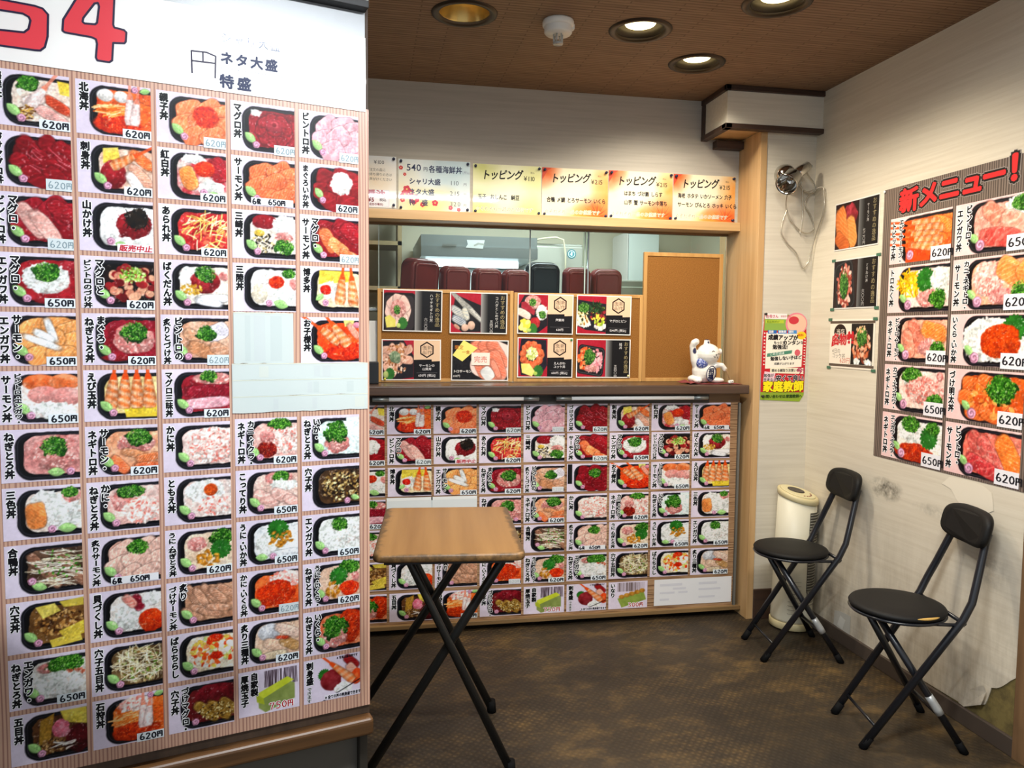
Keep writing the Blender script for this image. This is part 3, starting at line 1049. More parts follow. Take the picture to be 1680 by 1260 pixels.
        for i in range(9):
            p.slice(.5 + (i % 5) * .17, .3 + (i // 5) * .34 + (i % 2) * .08, .46, .15, 1.1 - i * .12, '#b98a70', '#e2c2ac', 7)
    elif k == 'anagogomoku':
        p.fill('#5a4630', '#8a7250'); p.specks(.9, .5, .46, .36, ['#8a6a3a', '#b8a070', '#3a2c1c', '#6a8a3a'], 160, .028); p.strands(.9, .48, .46, .36, ['#f2edd8', '#e6dec0', '#d8cca4'], 110, .22, .008, .6, 2.4)
    elif k == 'barachi':
        p.fill('#e2d2b8', '#f0e6d4'); p.specks(.9, .48, .46, .34, ['#e8602a', '#f0e8d8', '#d8481c', '#e6c860', '#c9d890', '#f6f0ea', '#f09060'], 150, .05, .6, 1.4); p.roe(.94, .2, .18, .1); p.roe(.96, .58, .14, .1)
    elif k == 'aburi3':
        p.fill('#c9a890', '#e0c8b4'); p.blob(.66, .3, .26, .2, '#b8bcc4', '#e4e6ea', .06, 4); p.slice(1.06, .32, .56, .22, .4, '#d8bcac', '#f0dccf', 4); p.slice(.78, .6, .5, .24, .3, '#d0b09a', '#e8d0bc', 3); p.slice(1.1, .62, .46, .22, .5, '#b08a5c', '#cfae84', 3); p.slice(.94, .46, .26, .07, .1, '#b0402a', '#cf6a4c', 2); p.slice(.78, .82, .5, .16, -.1, '#c9b89c', '#e2d6c0', 3)
    elif k == 'ikuranegi':
        p.fill('#d06a4a', '#e0906a'); p.roe(1.08, .44, .3, .4, '#c9441c', '#a02c0e'); p.mince(.7, .66, .32, .24); p.onion(.72, .44, .28, .26)
    elif k == 'ishikari':
        p.fill('#d8662c', '#e88a48'); p.flakes(.78, .2, .34, .16); p.strands(.62, .48, .24, .12, ['#ea9a5a', '#f3bd86', '#d87a34'], 46, .24, .012, -.2, .5); p.roe(.8, .76, .46, .2, '#d04a1c', '#a83210'); p.slice(1.16, .5, .5, .34, .2, '#d9602a', '#ec8442', 3); p.shrimp(.92, .44, .56, PI / 2, .15, True); p.shrimp(1.02, .46, .5, PI / 2 + .1, .15, True); p.rose(1.06, .07, .055); p.leaf(1.22, .06, .07, -.2); lr = False
    elif k == 'zukeanago':
        p.fill('#5a1c20', '#7a2a2c'); p.blob(.9, .28, .44, .2, '#6a1420', '#8c2a36', .15); p.slice(.74, .66, .6, .22, .7, '#8a6a30', '#d0b468', 6); p.slice(1.0, .68, .6, .22, .7, '#7a5a28', '#c4a65c', 6); p.slice(1.2, .62, .5, .2, .7, '#8a6a34', '#ccae64', 6); p.specks(.95, .66, .36, .2, ['#2a1a0e', '#e8dca8'], 70, .016)
        lr = False; p.rose(.52, .84)
    elif k == 'maguronegi':
        p.fill('#7d1622', '#962a38'); P_full(p, '#7d1622', '#9c3040', '#6e101a', 8, .28, .3, 3); p.onion(.9, .36, .2, .17)
    if lr:
        p.leaf(); p.rose()
    p.glare()
    return p


def egg_block(seed):
    p = Pic(seed)
    for i in range(60):
        x = .55 + p.r.rand() * .7
        p.put(p.soft(np.maximum(np.abs(p.X - x - (p.Y - .3) * (.2 * (p.r.rand() - .5))) - .006, np.abs(p.Y - .24) - .18)) * .8, '#4a3c44')
    p.block([(.40, .58), (1.06, .34), (1.2, .44), (1.2, .78), (.56, .98), (.42, .86)], '#7c8a50', '#98a468')
    p.block([(.36, .54), (1.04, .26), (1.18, .36), (.52, .66)], '#b8c43c', '#d6dc60')
    p.block([(.36, .54), (.52, .66), (.54, .80), (.38, .72)], '#98a432', '#b4bc48')
    return p


def inari_block(seed):
    p = Pic(seed)
    for i in range(50):
        x = .3 + p.r.rand() * .9
        p.put(p.soft(np.maximum(np.abs(p.X - x) - .006, np.abs(p.Y - .2) - .16)) * .7, '#5a4a44')
    p.block([(.3, .62), (1.16, .34), (1.26, .7), (.44, .96)], '#7a9048', '#a2b060')
    for i in range(5):
        p.blob(.44 + i * .17, .56 - i * .05, .11, .09, '#a8742c', '#d0a050', .1, 10)
    return p


def sashimi_plate(seed):
    p = Pic(seed)
    p.shiso(.45, .4, .18)
    p.blob(.62, .55, .26, .26, '#7a1c24', '#a0444a', .12, 6)
    p.slice(1.1, .2, .4, .2, .7, '#8c1a20', '#b04040', 3)
    p.slice(1.14, .42, .44, .2, .9, '#dfa894', '#f2d8ca', 4)
    p.blob(1.22, .56, .16, .2, '#d8481e', '#e87a48', .1)
    p.white(.9, .78, .22, .13)
    p.shrimp(.88, .4, .74, .75, .16)
    p.put(p.soft(np.abs(p.Y - 1.02 + (p.X - .4) * .42) - .012) * (p.X > .35), '#1c1c24')
    return p


# ------------------------------------------------------------------ menu pictures: key -> (painter, label columns right to left)
MENU = {
    'kaisen': ('海鮮丼',), 'zukemag': ('づけマグロ丼',), 'magbin': ('マグロ・', 'ビントロ丼'), 'magenga': ('マグロ・', 'エンガワ丼'),
    'salenga': ('サーモン・', 'エンガワ丼'), 'binengasal': ('ビントロ・エンガワ・', 'サーモン丼'), 'negitoro': ('ねぎとろ丼',), 'sanshoku': ('三色丼',),
    'kamo': ('合鴨丼',), 'anatama': ('穴玉丼',), 'enganegi': ('エンガワ・', 'ねぎとろ丼'), 'gomoku': ('五目丼',),
    'hokkai': ('北海丼',), 'sashimi': ('刺身丼',), 'yamakake': ('山かけ丼',), 'magbinzuke': ('マグロと', 'ビントロのづけ丼'), 'magnegi': ('まぐろ・', 'ねぎとろ丼'),
    'ebitama': ('えび玉丼',), 'salnegi': ('サーモン・', 'ネギトロ丼'), 'kaninegi': ('かに・', 'ねぎとろ丼'), 'aburisal': ('炙りサーモン丼',), 'kaizukushi': ('貝づくし丼',),
    'anagogomoku': ('穴子五目丼',), 'ishikari': ('石狩丼',),
    'oyako': ('親子丼',), 'kohaku': ('紅白丼',), 'arare': ('あられ丼',), 'bakudan': ('ばくだん丼',), 'binaburi': ('ビントロの', '炙りとづけ丼'), 'mag3': ('マグロ三昧丼',),
    'kani': ('かに丼',), 'tomoe': ('ともえ丼',), 'uninegi': ('うに・ねぎとろ丼',), 'aburizuke': ('炙り', 'づけサーモン丼'), 'barachi': ('ばらちらし',), 'zukeanago': ('づけマグロ・', '穴子丼'),
    'maguro': ('マグロ丼',), 'salmon': ('サーモン丼',), 'misaki': ('三崎丼',), 'sanriku': ('三陸丼',), 'kaniikura': ('カニ・イクラ・', 'ネギトロ丼'), 'kotteri': ('こってり丼',),
    'uniika': ('うに・いか丼',), 'ikura_kani': ('かに・いくら丼',), 'aburi3': ('炙り三種丼',), 'egg': ('自家製', '厚焼玉子'),
    'bintoro': ('ビントロ丼',), 'magika': ('まぐろいか丼',), 'magsal': ('マグロ・', 'サーモン丼'), 'hakata': ('博多丼',), 'okosama': ('お子様丼',), 'ikanegi': ('いか・', 'ねぎとろ丼'),
    'anago': ('穴子丼',), 'engawa': ('エンガワ丼',), 'uniikura': ('うに・いくら・', 'ねぎとろ丼'), 'ikuranegi': ('いくら・', 'ねぎとろ丼'), 'plate': ('刺身盛',),
    'inari': ('いなり',), 'maguronegi': ('',),
}
PICS = {}


def picture(key):
    """the printed picture of one dish with its name, in a 1 x 1 square"""
    if key in PICS:
        return PICS[key]
    seed = sum(ord(ch) * (i + 3) for i, ch in enumerate(key)) % 9973
    if key == 'egg':
        p = egg_block(seed)
    elif key == 'inari':
        p = inari_block(seed)
    elif key == 'plate':
        p = sashimi_plate(seed)
    elif key == 'magika':
        p = Pic(seed); p.tray(); p.fill('#84161f', '#a02832'); P_full(p, '#84161f', '#a8343e', '#701018', 8, .3, .3, 3); p.white(.92, .38, .24, .24); p.leaf(.42, .62, .1, .9); p.rose(.5, .76)
    else:
        p = dish(seed, key)
    p.grain()
    F = Flat()
    F.grid(p.I, 0, 0, 1, 1)
    cols = MENU[key]
    x0 = 0.045 if len(cols) == 1 else 0.035
    for j, t in enumerate(reversed(cols)):
        if not t:
            continue
        n = sum(0.6 if ch == '・' else 1 for ch in t)
        sz = min(0.175, 0.92 / n)
        F.text(t, x0 + j * 0.155, 0.955 - (0.03 if (len(cols) == 2 and j == 0) else 0), sz, '#08080e', off=0.064, halo='#ffffff', hoff=0.17, sx=0.125 / 0.175 if sz > .15 else min(1.0, .118 / sz), vert=True, w=0.0008, hw=0.0003)
    if key == 'plate':
        F.rect(.36, .02, 1.0, .13, '#e8e4ee', .0004)
        F.text('※全ての丼の刺身盛できます', .37, .04, .085, '#101020', off=.05, sx=.58, w=.0008)
        F.text('※写真は盛付例です', .58, .92, .07, '#101020', off=.04, sx=.6, w=.0008)
        F.text('できます', .05, .38, .09, '#101018', off=.04, halo='#ffffff', hoff=.13, vert=True, w=.0006, hw=.0003)
    if key in ('egg', 'inari'):
        rng = random.Random(3)
        pen(F, '750円' if key == 'egg' else '300円', .50, .06, .15, '#ffffff', .022, .0006, .2, sx=.78)
        pen(F, '750円' if key == 'egg' else '300円', .50, .06, .15, '#b8202a', .010, .0009, .2, sx=.78)
    if key == 'maguronegi':
        F.rect(.02, .28, .13, .98, '#111116', .0006)
    me = F.mesh('dish_picture_' + key)
    me.materials.append(m_print())
    PICS[key] = me
    return me


STK = {}


def sticker(kind):
    if kind in STK:
        return STK[kind]
    F = Flat()
    rng = random.Random(sum(map(ord, kind)))
    if kind == '6枚650':
        F.rect(.30, .02, .97, .17, '#e9ecf0'); pen(F, '6枚', .32, .04, .11, '#0d1020', .011, .0004, .15, rng, .75); pen(F, '650円', .57, .04, .11, '#0d1020', .011, .0004, .15, rng, .75)
    elif kind == 'stop':
        F.rect(.50, .0, 1.0, .16, '#efe6ea'); F.text('販売中止', .52, .03, .135, '#c01c34', off=.045, sx=.85, shear=.15)
    elif kind == 'blank':
        F.rect(.70, .02, .98, .19, '#dfe3e6'); pen(F, '620円', .72, .05, .1, '#b9c2c8', .005, .0004, .2, rng, .7)
    elif kind == '620t':
        F.rect(.67, -.02, 1.0, .19, '#d5e0e2'); pen(F, '620円', .70, .02, .125, '#7f97a0', .0065, .0004, .22, rng, .7)
    elif kind == '620m':
        F.rect(.64, -.02, 1.0, .18, '#dde6e8'); pen(F, '620円', .67, .02, .125, '#22343e', .008, .0004, .22, rng, .75)
    else:
        F.rect(.61, -.01, 1.0, .17, '#e6eef2'); pen(F, kind + '円', .65, .02, .125, '#0d1422', .0115, .0004, .2, rng, .78)
    me = F.mesh('price_sticker_' + kind)
    me.materials.append(m_print_matte())
    STK[kind] = me
    return me


def cell(parent, key, x, y, w, h, price=None, z=0.0008):
    o = bpy.data.objects.new('dish_photo', picture(key))
    C.objects.link(o)
    o.parent = parent
    o.location = (x, y, z)
    o.scale = (w, h, 1)
    if price:
        s_ = bpy.data.objects.new('price_sticker', sticker(price))
        C.objects.link(s_)
        s_.parent = o
        s_.location = (0, 0, 0.0012)
    return o


# ================================================================== SETTING
m_back = m_wallpaper('brushed_wallpaper_back', 'x', '#bfb9ad', '#a39c90')
m_side = m_wallpaper('brushed_wallpaper_alcove', 'x', '#d2cbbb', '#b5ac9b')
m_right = m_wallpaper('brushed_wallpaper_side', 'y', '#d9d0bd', '#c0b39d', True)
m_soffit = m_wallpaper('brushed_wallpaper_soffit', 'x', '#dcd6c6', '#c6bfae')
m_dark = m_wood('dark_brown_trim', '#4a3326', '#2e1f17', 'x', .5)
m_top = m_wood('dark_counter_wood', '#5a4334', '#3a2a20', 'x', .35, coat=.2)
m_pine = m_wood('pale_pine', '#cda878', '#b48e5e', 'z', .45)
m_pinex = m_wood('pale_pine_rail', '#d0ac7c', '#b8925e', 'x', .45)
m_frame = m_wood('cork_frame_wood', '#c89a5a', '#ac7e42', 'z', .5)
m_cork_ = m_cork()
m_white = mat('white_plastic', '#e9e8e2', .4)
m_black = mat('black_plastic', '#141416', .45)
m_steel = mat('brushed_steel', '#b4bab9', .28, metal=.85)
m_steel_d = mat('dull_steel', '#8f9594', .4, metal=.7)
m_chrome = mat('chrome', '#c9c6c0', .08, metal=1.0)
m_plaster = mat('bare_plaster', '#6a5c30', .8)
t = NT(m_plaster)
t.base(t.ramp(t.noise(t.coord('Object', (1, 1, 1)), 14, 5, .7), [(.35, '#4a3f22'), (.62, '#7a6a3a')]))
m_kit = mat('kitchen_wall_paint', '#d9d4bd', .6)

structure(MB().box((-3.2, -2.5, -.08), (2.4, 5.6, 0)).build('floor', m_floor()))

# ceiling with holes for the downlights
cu = bpy.data.curves.new('ceiling_outline', 'CURVE')
cu.dimensions = '2D'
cu.fill_mode = 'BOTH'
cu.extrude = .006


def spl(pts):
    sp_ = cu.splines.new('POLY')
    sp_.points.add(len(pts) - 1)
    for q, p in zip(sp_.points, pts):
        q.co = (p[0], p[1], 0, 1)
    sp_.use_cyclic_u = True


spl([(-1.75, -.35), (2.3, -.35), (2.3, YU + .05), (-1.75, YU + .05)])
for (x, y, w_, k_) in DOWNLIGHTS:
    spl([(x + .098 * math.cos(2 * PI * i / 32), y + .098 * math.sin(2 * PI * i / 32)) for i in range(32)])
_co = bpy.data.objects.new('ceiling_outline', cu)
C.objects.link(_co)
me = bpy.data.meshes.new_from_object(_co.evaluated_get(bpy.context.evaluated_depsgraph_get()))
bpy.data.objects.remove(_co)
ceil = structure(link_mesh('ceiling', me, m_ceiling()))
me.materials.clear()
me.materials.append(MATS['ceiling_reed_board'])
ceil.location = (0, 0, CEIL + .006)
structure(MB().box((-1.75, -.35, CEIL + .16), (2.3, YU + .1, CEIL + .2)).build('roof_slab', mat('roof_dark', '#3a3530', .8)))

# right wall: plaster, wallpaper with a torn foot
wr = structure(MB().box((XR + .003, -.6, 0), (XR + .12, 3.7, CEIL + .1)).build('wall_right', m_plaster))
m_ = MB()
out = [(-.6, .0), (-.6, CEIL), (YF, CEIL), (YF, .06), (2.852, .065), (2.432, .072), (2.338, .122), (2.330, .14), (2.324, .16), (2.318, .18), (2.315, .195), (2.29, .205), (2.271, .219), (2.25, .24), (2.234, .258), (2.215, .275), (2.2, .287), (2.16, .30), (2.1, .0)]
vs0 = [m_.bm.verts.new((XR, y, z)) for y, z in out]
vs1 = [m_.bm.verts.new((XR + .003, y, z)) for y, z in out]
m_.bm.faces.new(vs0)
for i in range(len(out)):
    m_.bm.faces.new((vs0[i], vs0[(i + 1) % len(out)], vs1[(i + 1) % len(out)], vs1[i]))
wp = m_.build('wallpaper', m_right, wr)
wp['label'] = 'cream wallpaper torn away at the foot'
# curled flap beside the tear
m_ = MB()
fl = [(2.46, .070), (2.432, .068), (2.338, .122), (2.330, .14), (2.324, .16), (2.318, .18), (2.33, .20), (2.40, .15)]
rings = [[(XR - .001 - k * .012, y + k * .006, z - k * .004 + (.01 if k else 0)) for y, z in fl] for k in (0, 1)]
m_.bm.faces.new([m_.bm.verts.new(p) for p in [(XR - .002 - .016 * max(0, 1 - abs(y - 2.33) * 9), y, z) for y, z in fl]])
m_.build('curled_flap', m_right, wr)
# lighter peeled scar in the wallpaper
m_ = MB()
sc = [(2.56, .913), (2.60, .878), (2.57, .872), (2.55, .866), (2.535, .85), (2.525, .835), (2.47, .80), (2.40, .80), (2.344, .83), (2.35, .87), (2.357, .893), (2.395, .91), (2.45, .914)]
m_.bm.faces.new([m_.bm.verts.new((XR - .0016, y, z)) for y, z in sc])
m_.build('peeled_scar', mat('peeled_paper', '#ddd3bf', .8), wr)

structure(MB().box((1.925, YF, 0), (XR + .003, YF + .4, CEIL)).build('wall_alcove', m_side))
structure(MB().box((-1.7, YU, 2.02), (1.89, YU + .1, CEIL + .05)).build('wall_back', m_back))
structure(MB().box((1.89, YF - .004, 0), (1.925, YF + .42, 2.44), .002).build('trim_1', m_pine))
structure(MB().box((-1.7, YU - .035, 1.978), (1.89, YU + .13, 2.022), .002).build('trim_2', m_pinex))
# soffit box in the corner
structure(MB().box((1.686, 3.5, 2.442), (XR, YU, CEIL)).build('wall_soffit', m_soffit))
structure(MB().box((1.672, 3.486, 2.605), (XR, 3.51, CEIL), .003).box((1.672, 3.486, 2.605), (1.70, YU, CEIL), .003).build('trim_3', m_dark))
structure(MB().box((1.674, 3.488, 2.428), (XR, 3.53, 2.452), .003).box((1.674, 3.488, 2.428), (1.71, YU, 2.452), .003).build('trim_4', m_dark))
structure(MB().box((1.676, YU - .03, 2.452), (1.70, YU + .001, 2.605), .002).build('trim_5', m_dark))
structure(MB().box((1.74, YU - .05, 2.39), (1.889, YU - .001, 2.429), .002).build('trim_6', m_dark))
structure(MB().box((1.71, 3.53, 2.44), (1.888, YU, 2.446)).build('trim_7', m_pinex))
# door post at the right edge of the picture
structure(MB().box((XR - .014, 2.10, 0), (XR + .004, 2.20, CEIL), .002).build('trim_8', m_wood('door_post_wood', '#8a6a48', '#6a4e34', 'z', .5)))
structure(MB().box((XR - .012, 2.20, 0), (XR + .003, YF, .066), .003).build('baseboard_right', mat('baseboard_right', '#4a3f36', .5)))
structure(MB().box((1.926, YF - .012, 0), (XR - .013, YF, .155), .003).build('baseboard_alcove', m_wood('baseboard_brown', '#4a3428', '#33241c', 'x', .5)))
# kitchen shell
structure(MB().box((-1.75, 5.3, 0), (2.6, 5.4, 2.7)).build('wall_kitchen', m_kit))
structure(MB().box((2.3, 3.96, 0), (2.4, 5.3, 2.7)).build('wall_kitchen_right', m_kit))
structure(MB().box((-1.85, 2.55, 0), (-1.75, 5.4, 2.7)).build('wall_left', m_kit))
structure(MB().box((-1.75, YU + .1, 2.50), (2.4, 5.3, 2.56)).build('ceiling_kitchen', mat('kitchen_ceiling', '#d4d0c0', .7)))

# ================================================================== DOWNLIGHTS
m_ring = mat('bronze_ring', '#3a3026', .4, metal=.6)
m_can = mat('lamp_can', '#c8a968', .25, metal=.9)
m_can_d = mat('lamp_can_dark', '#2a231c', .45, metal=.5)
m_bulb = mat('lit_bulb', '#fff4d0', .3, emit='#ffe9a8', estr=9.0)


def downlight(x, y, watts, kind, label):
    e = empty('ceiling_light', (x, y, CEIL))
    tag(e, label, 'ceiling light', 'recessed ceiling lights')
    MB().lathe([(.094, .012), (.094, -.001), (.100, -.007), (.114, -.008), (.122, -.004), (.124, .0)], seg=40).build('trim_ring', m_ring, e)
    if kind == 'ribbed':
        pr = []
        for i in range(9):
            r0 = .096 - i * .0035
            pr += [(r0, .002 + i * .011), (r0 - .004, .007 + i * .011)]
        pr += [(.05, .105), (0, .106)]
        MB().lathe(pr, seg=40).build('ribbed_reflector', m_can, e)
        MB().ball((0, 0, .088), .034, (1, 1, .6)).build('bulb', m_bulb, e)
    else:
        MB().lathe([(.096, .003), (.090, .004), (.086, .03), (.084, .09), (.0, .095)], seg=40).build('reflector', m_can_d, e)
        MB().lathe([(.0, .012), (.03, .013), (.058, .022), (.066, .035), (.05, .06), (.03, .085), (0, .09)], seg=32).build('bulb', m_bulb, e)
    ld = bpy.data.lights.new('lamp_glow', 'SPOT')
    ld.energy = watts
    ld.color = (1.0, .90, .75)
    ld.spot_size = R(150)
    ld.spot_blend = .5
    ld.shadow_soft_size = .06
    lo = bpy.data.objects.new('lamp_glow', ld)
    C.objects.link(lo)
    lo.parent = e
    lo.location = (0, 0, -.012)


DL = ['ribbed gold downlight in the brown ceiling left of the smoke detector',
      'lit downlight in the brown ceiling just right of the smoke detector',
      'lit downlight in the brown ceiling nearest the boxed corner soffit',
      'bright downlight at the top edge of the photo, rightmost in the ceiling',
      'unseen downlight added overhead near the shop entrance']
for (x, y, w_, k_), lb in zip(DOWNLIGHTS, DL):
    downlight(x, y, w_, k_, lb)

def striplight(x, y, L, watts):
    e = empty('ceiling_light', (x, y, CEIL))
    tag(e, 'fluorescent strip on the ceiling overhead, in front of the left menu board', 'ceiling light')
    MB().box((-L / 2, -.07, -.035), (L / 2, .07, -.0005), .005).build('housing', m_white, e)
    MB().tube([(-L / 2 + .03, 0, -.05), (L / 2 - .03, 0, -.05)], .0145, 14).build('lamp_tube', mat('strip_tube', '#ffffff', .3, emit='#eaf4ff', estr=18.0), e)
    for s_ in (-1, 1):
        MB().box((s_ * (L / 2 - .02) - .012, -.018, -.066), (s_ * (L / 2 - .02) + .012, .018, -.0355), .003).build('lamp_holder', m_white, e)
    ld = bpy.data.lights.new('strip_glow', 'AREA')
    ld.shape = 'RECTANGLE'
    ld.size, ld.size_y = L - .08, .09
    ld.energy = watts
    ld.color = (.93, .97, 1.0)
    lo = bpy.data.objects.new('strip_glow', ld)
    C.objects.link(lo)
    lo.parent = e
    lo.location = (0, 0, -.07)


striplight(*STRIP)

e = empty('smoke_detector', (.715, 2.935, CEIL))
tag(e, 'white round smoke detector on the brown ceiling', 'smoke detector')
MB().lathe([(0, 0), (.058, 0), (.060, -.006), (.060, -.018), (.056, -.024), (0, -.024)], seg=36).build('base', m_white, e)
MB().lathe([(.053, -.0245), (.053, -.044), (.048, -.05), (.0, -.05)], seg=36).build('body', m_white, e)
q = MB().lathe([(0, -.088), (.018, -.088), (.020, -.084), (.018, -.080), (0, -.080)], seg=24)
for i in range(6):
    a = i * PI / 3
    q.tube([(.017 * math.cos(a), .017 * math.sin(a), -.0505), (.017 * math.cos(a), .017 * math.sin(a), -.081)], .0028, 6)
q.build('sensor_cage', mat('sensor_grey', '#b9bcbc', .3, metal=.4), e)
MB().box((.048, -.012, -.030), (.062, .012, -.010), .002).build('indicator_tab', m_white, e)

# ================================================================== SERVICE COUNTER
e = empty('service_counter', (.9, YC, 0))
tag(e, 'service counter whose front is covered by the dish photo poster', 'counter')
MB().box((-2.5, .004, .035), (.965, .30, 1.15)).build('front_panel', m_wood('counter_board', '#8a6a48', '#6c5238', 'x', .5), e)
MB().box((-2.5, .05, 0), (.985, .28, .0349)).build('toe_kick', m_black, e)
MB().box((-1.0, -.02, .028), (.99, .0035, .048), .002).build('bottom_strip', m_wood('strip_wood', '#96784e', '#6e5536', 'x', .4), e)
MB().box((.955, -.008, .0485), (.966, .0035, 1.10)).build('edge_strip', m_steel_d, e)
MB().box((-.9, -.012, 1.102), (.79, .0035, 1.1495)).build('light_channel', mat('channel_grey', '#33302d', .5), e)
t_ = MB().box((-1.7, YC - .085, 1.151), (1.87, YC + .42, 1.196), .006, 3).build('worktop', m_top)
tag(t_, 'dark brown wooden worktop along the service counter', 'worktop')


def tubelight(x0, x1, label):
    e = empty('tube_light', ((x0 + x1) / 2, YC - .060, 1.132))
    h = (x1 - x0) / 2
    tag(e, label, 'tube light', 'unlit tubes under the worktop edge')
    MB().tube([(-h + .06, 0, 0), (h - .06, 0, 0)], .0095, 14).build('tube', mat('opal_tube', '#f2f4f3', .25), e)
    for s_ in (-1, 1):
        MB().tube([(s_ * h, 0, 0), (s_ * (h - .075), 0, 0)], .0105, 14).build('end_cap', m_steel_d, e)
        MB().box((s_ * (h - .03) - .008, .0105, -.008), (s_ * (h - .03) + .008, .0478, .008)).build('holder', m_white, e)


tubelight(.02, .80, 'unlit white tube lamp under the worktop, above the table end')
tubelight(.885, 1.66, 'unlit white tube lamp under the worktop, toward the wooden jamb')

# ------------------------------------------------------------------ counter poster


def sheet(name, w, h, material, th=.0012):
    return MB().box((0, 0, -th), (w, h, 0)).build(name, material)


m_plank_h = mat('printed_planks_across', '#b89270', .34, spec=.45)
t = NT(m_plank_h)
_w = t.noise(t.coord('Object', (4, 150, 1)), 1.0, 3, .7)
_c = t.ramp(_w, [(.38, '#5e3f2a'), (.45, '#94704f'), (.60, '#b5926e')])
t.base(_c)
poster = sheet('menu_poster', 2.272, 1.0535, m_plank_h)
frame(poster, (-.42, YC - .0005, .048), (1, 0, 0), (0, 0, 1))
tag(poster, 'wide dish photo menu poster covering the front of the service counter', 'poster')
rowsC = [
    [('kaisen', '620'), ('hokkai', '620'), ('oyako', '620'), ('maguro', '620m'), ('bintoro', 'blank'), ('zukemag', '620m'), ('sashimi', '620'), ('kohaku', '620'), ('salmon', '6枚650')],
    [('magika', '620'), ('magbin', '620m'), ('yamakake', 'stop'), ('arare', '620'), ('misaki', None), ('magsal', '620m'), ('magenga', '650'), ('magbinzuke', '620'), ('bakudan', None)],
    [('sanriku', None), ('hakata', None), ('salenga', '650'), ('magnegi', '620'), ('binaburi', 'blank'), ('maguronegi', None), ('okosama', None), ('binengasal', '650'), ('ebitama', None)],
    [('mag3', '620'), None, None, ('negitoro', None), ('salnegi', '620'), ('kani', None), ('kaniikura', '620'), ('ikanegi', None), ('sanshoku', None)],
    [('kaninegi', None), ('tomoe', None), ('kotteri', '650'), ('anago', None), ('kamo', None), ('aburisal', '6枚650'), ('uninegi', '620'), ('uniika', '650'), ('engawa', '650')],
    [('anatama', None), ('kaizukushi', None), ('aburizuke', None), ('ikura_kani', 'blank'), ('uniikura', '620'), ('enganegi', '650'), ('anagogomoku', None), ('barachi', None), ('aburi3', '620')],
    [('ikuranegi', None), ('gomoku', None), ('ishikari', '620'), ('zukeanago', None), ('egg', None), ('plate', None), ('inari', None), None, None]]
topsC = [1.102, .957, .806, .655, .509, .356, .201]
for r_, row in enumerate(rowsC):
    for c_, it in enumerate(row):
        if it is None:
            continue
        x = .087 + (c_ - 1) * .2172 + (1.1 - topsC[r_]) * .012 + .42
        cell(poster, it[0], x, topsC[r_] - .139 - .048, .205, .138, it[1])
F = Flat()
F.rect(0, 0, .42, .135, '#e9e9ea')
for (x, y, w_, h_) in ((.03, .10, .12, .012), (.24, .10, .1, .012), (.03, .06, .08, .01), (.13, .06, .05, .01), (.24, .07, .12, .01), (.03, .025, .05, .01), (.24, .03, .09, .01), (.1, .08, .07, .01)):
    F.rect(x, y, x + w_, y + h_, '#d8d8de', .0003)
o = F.build('cover_paper', poster, True)
o.location = (1.845, .018, .0016)
o['label'] = 'blank white paper covering two pictures'
F = Flat()
F.rect(0, 0, .43, .14, '#dfe5e6')
F.rect(0, .125, .43, .14, '#eef1f0', .0002)
F.rect(.21, 0, .216, .14, '#cdd6d8', .0002)
o = F.build('cover_paper', poster, True)
o.location = (.505, .655 - .139 - .048 + .005, .0016)

# ================================================================== LEFT MENU BOARD
EV = Vector((.95870, .28447, 0)).normalized()
P0 = Vector((-.009, 2.137, 0))


def onboard(o, u=0.0, h=0.0, z=0.0):
    nrm = EV.cross(Vector((0, 0, 1)))
    return frame(o, P0 + EV * u + Vector((0, 0, h)) + nrm * z, EV, (0, 0, 1))


db = onboard(empty('display_counter'))
tag(db, 'tall showcase counter whose front carries the left menu poster', 'showcase')
MB().box((-1.3, .372, -.40), (.013, 2.30, -.006)).build('back_board', m_wood('board_brown', '#4e3b2c', '#382a20', 'y', .6), db)
MB().box((-1.3, .322, -.03), (.017, .371, .028), .010, 3).build('wood_rail', m_wood('rail_wood', '#6a4828', '#3e2a17', 'x', .4), db)
MB().box((-1.3, 0, -.40), (-.012, .3215, -.045)).build('lower_panel', mat('kick_panel', '#57534c', .55), db)
MB().box((-.011, 0, -.09), (.012, .3215, -.02), .002).build('corner_post', mat('post_dark', '#2c2822', .5), db)
MB().box((-1.3, 2.289, -.0055), (.006, 2.309, .030), .002).build('dark_trim', m_black, db)
MB().box((-1.3, 2.3095, -.40), (.008, 2.60, .022), .004).build('header_box', mat('header_white', '#f2f1ec', .4), db)
MB().box((-1.3, 2.223, -.0055), (.004, 2.2885, -.003)).build('grey_strip', mat('strip_grey', '#9a9c9e', .35, metal=.3), db)

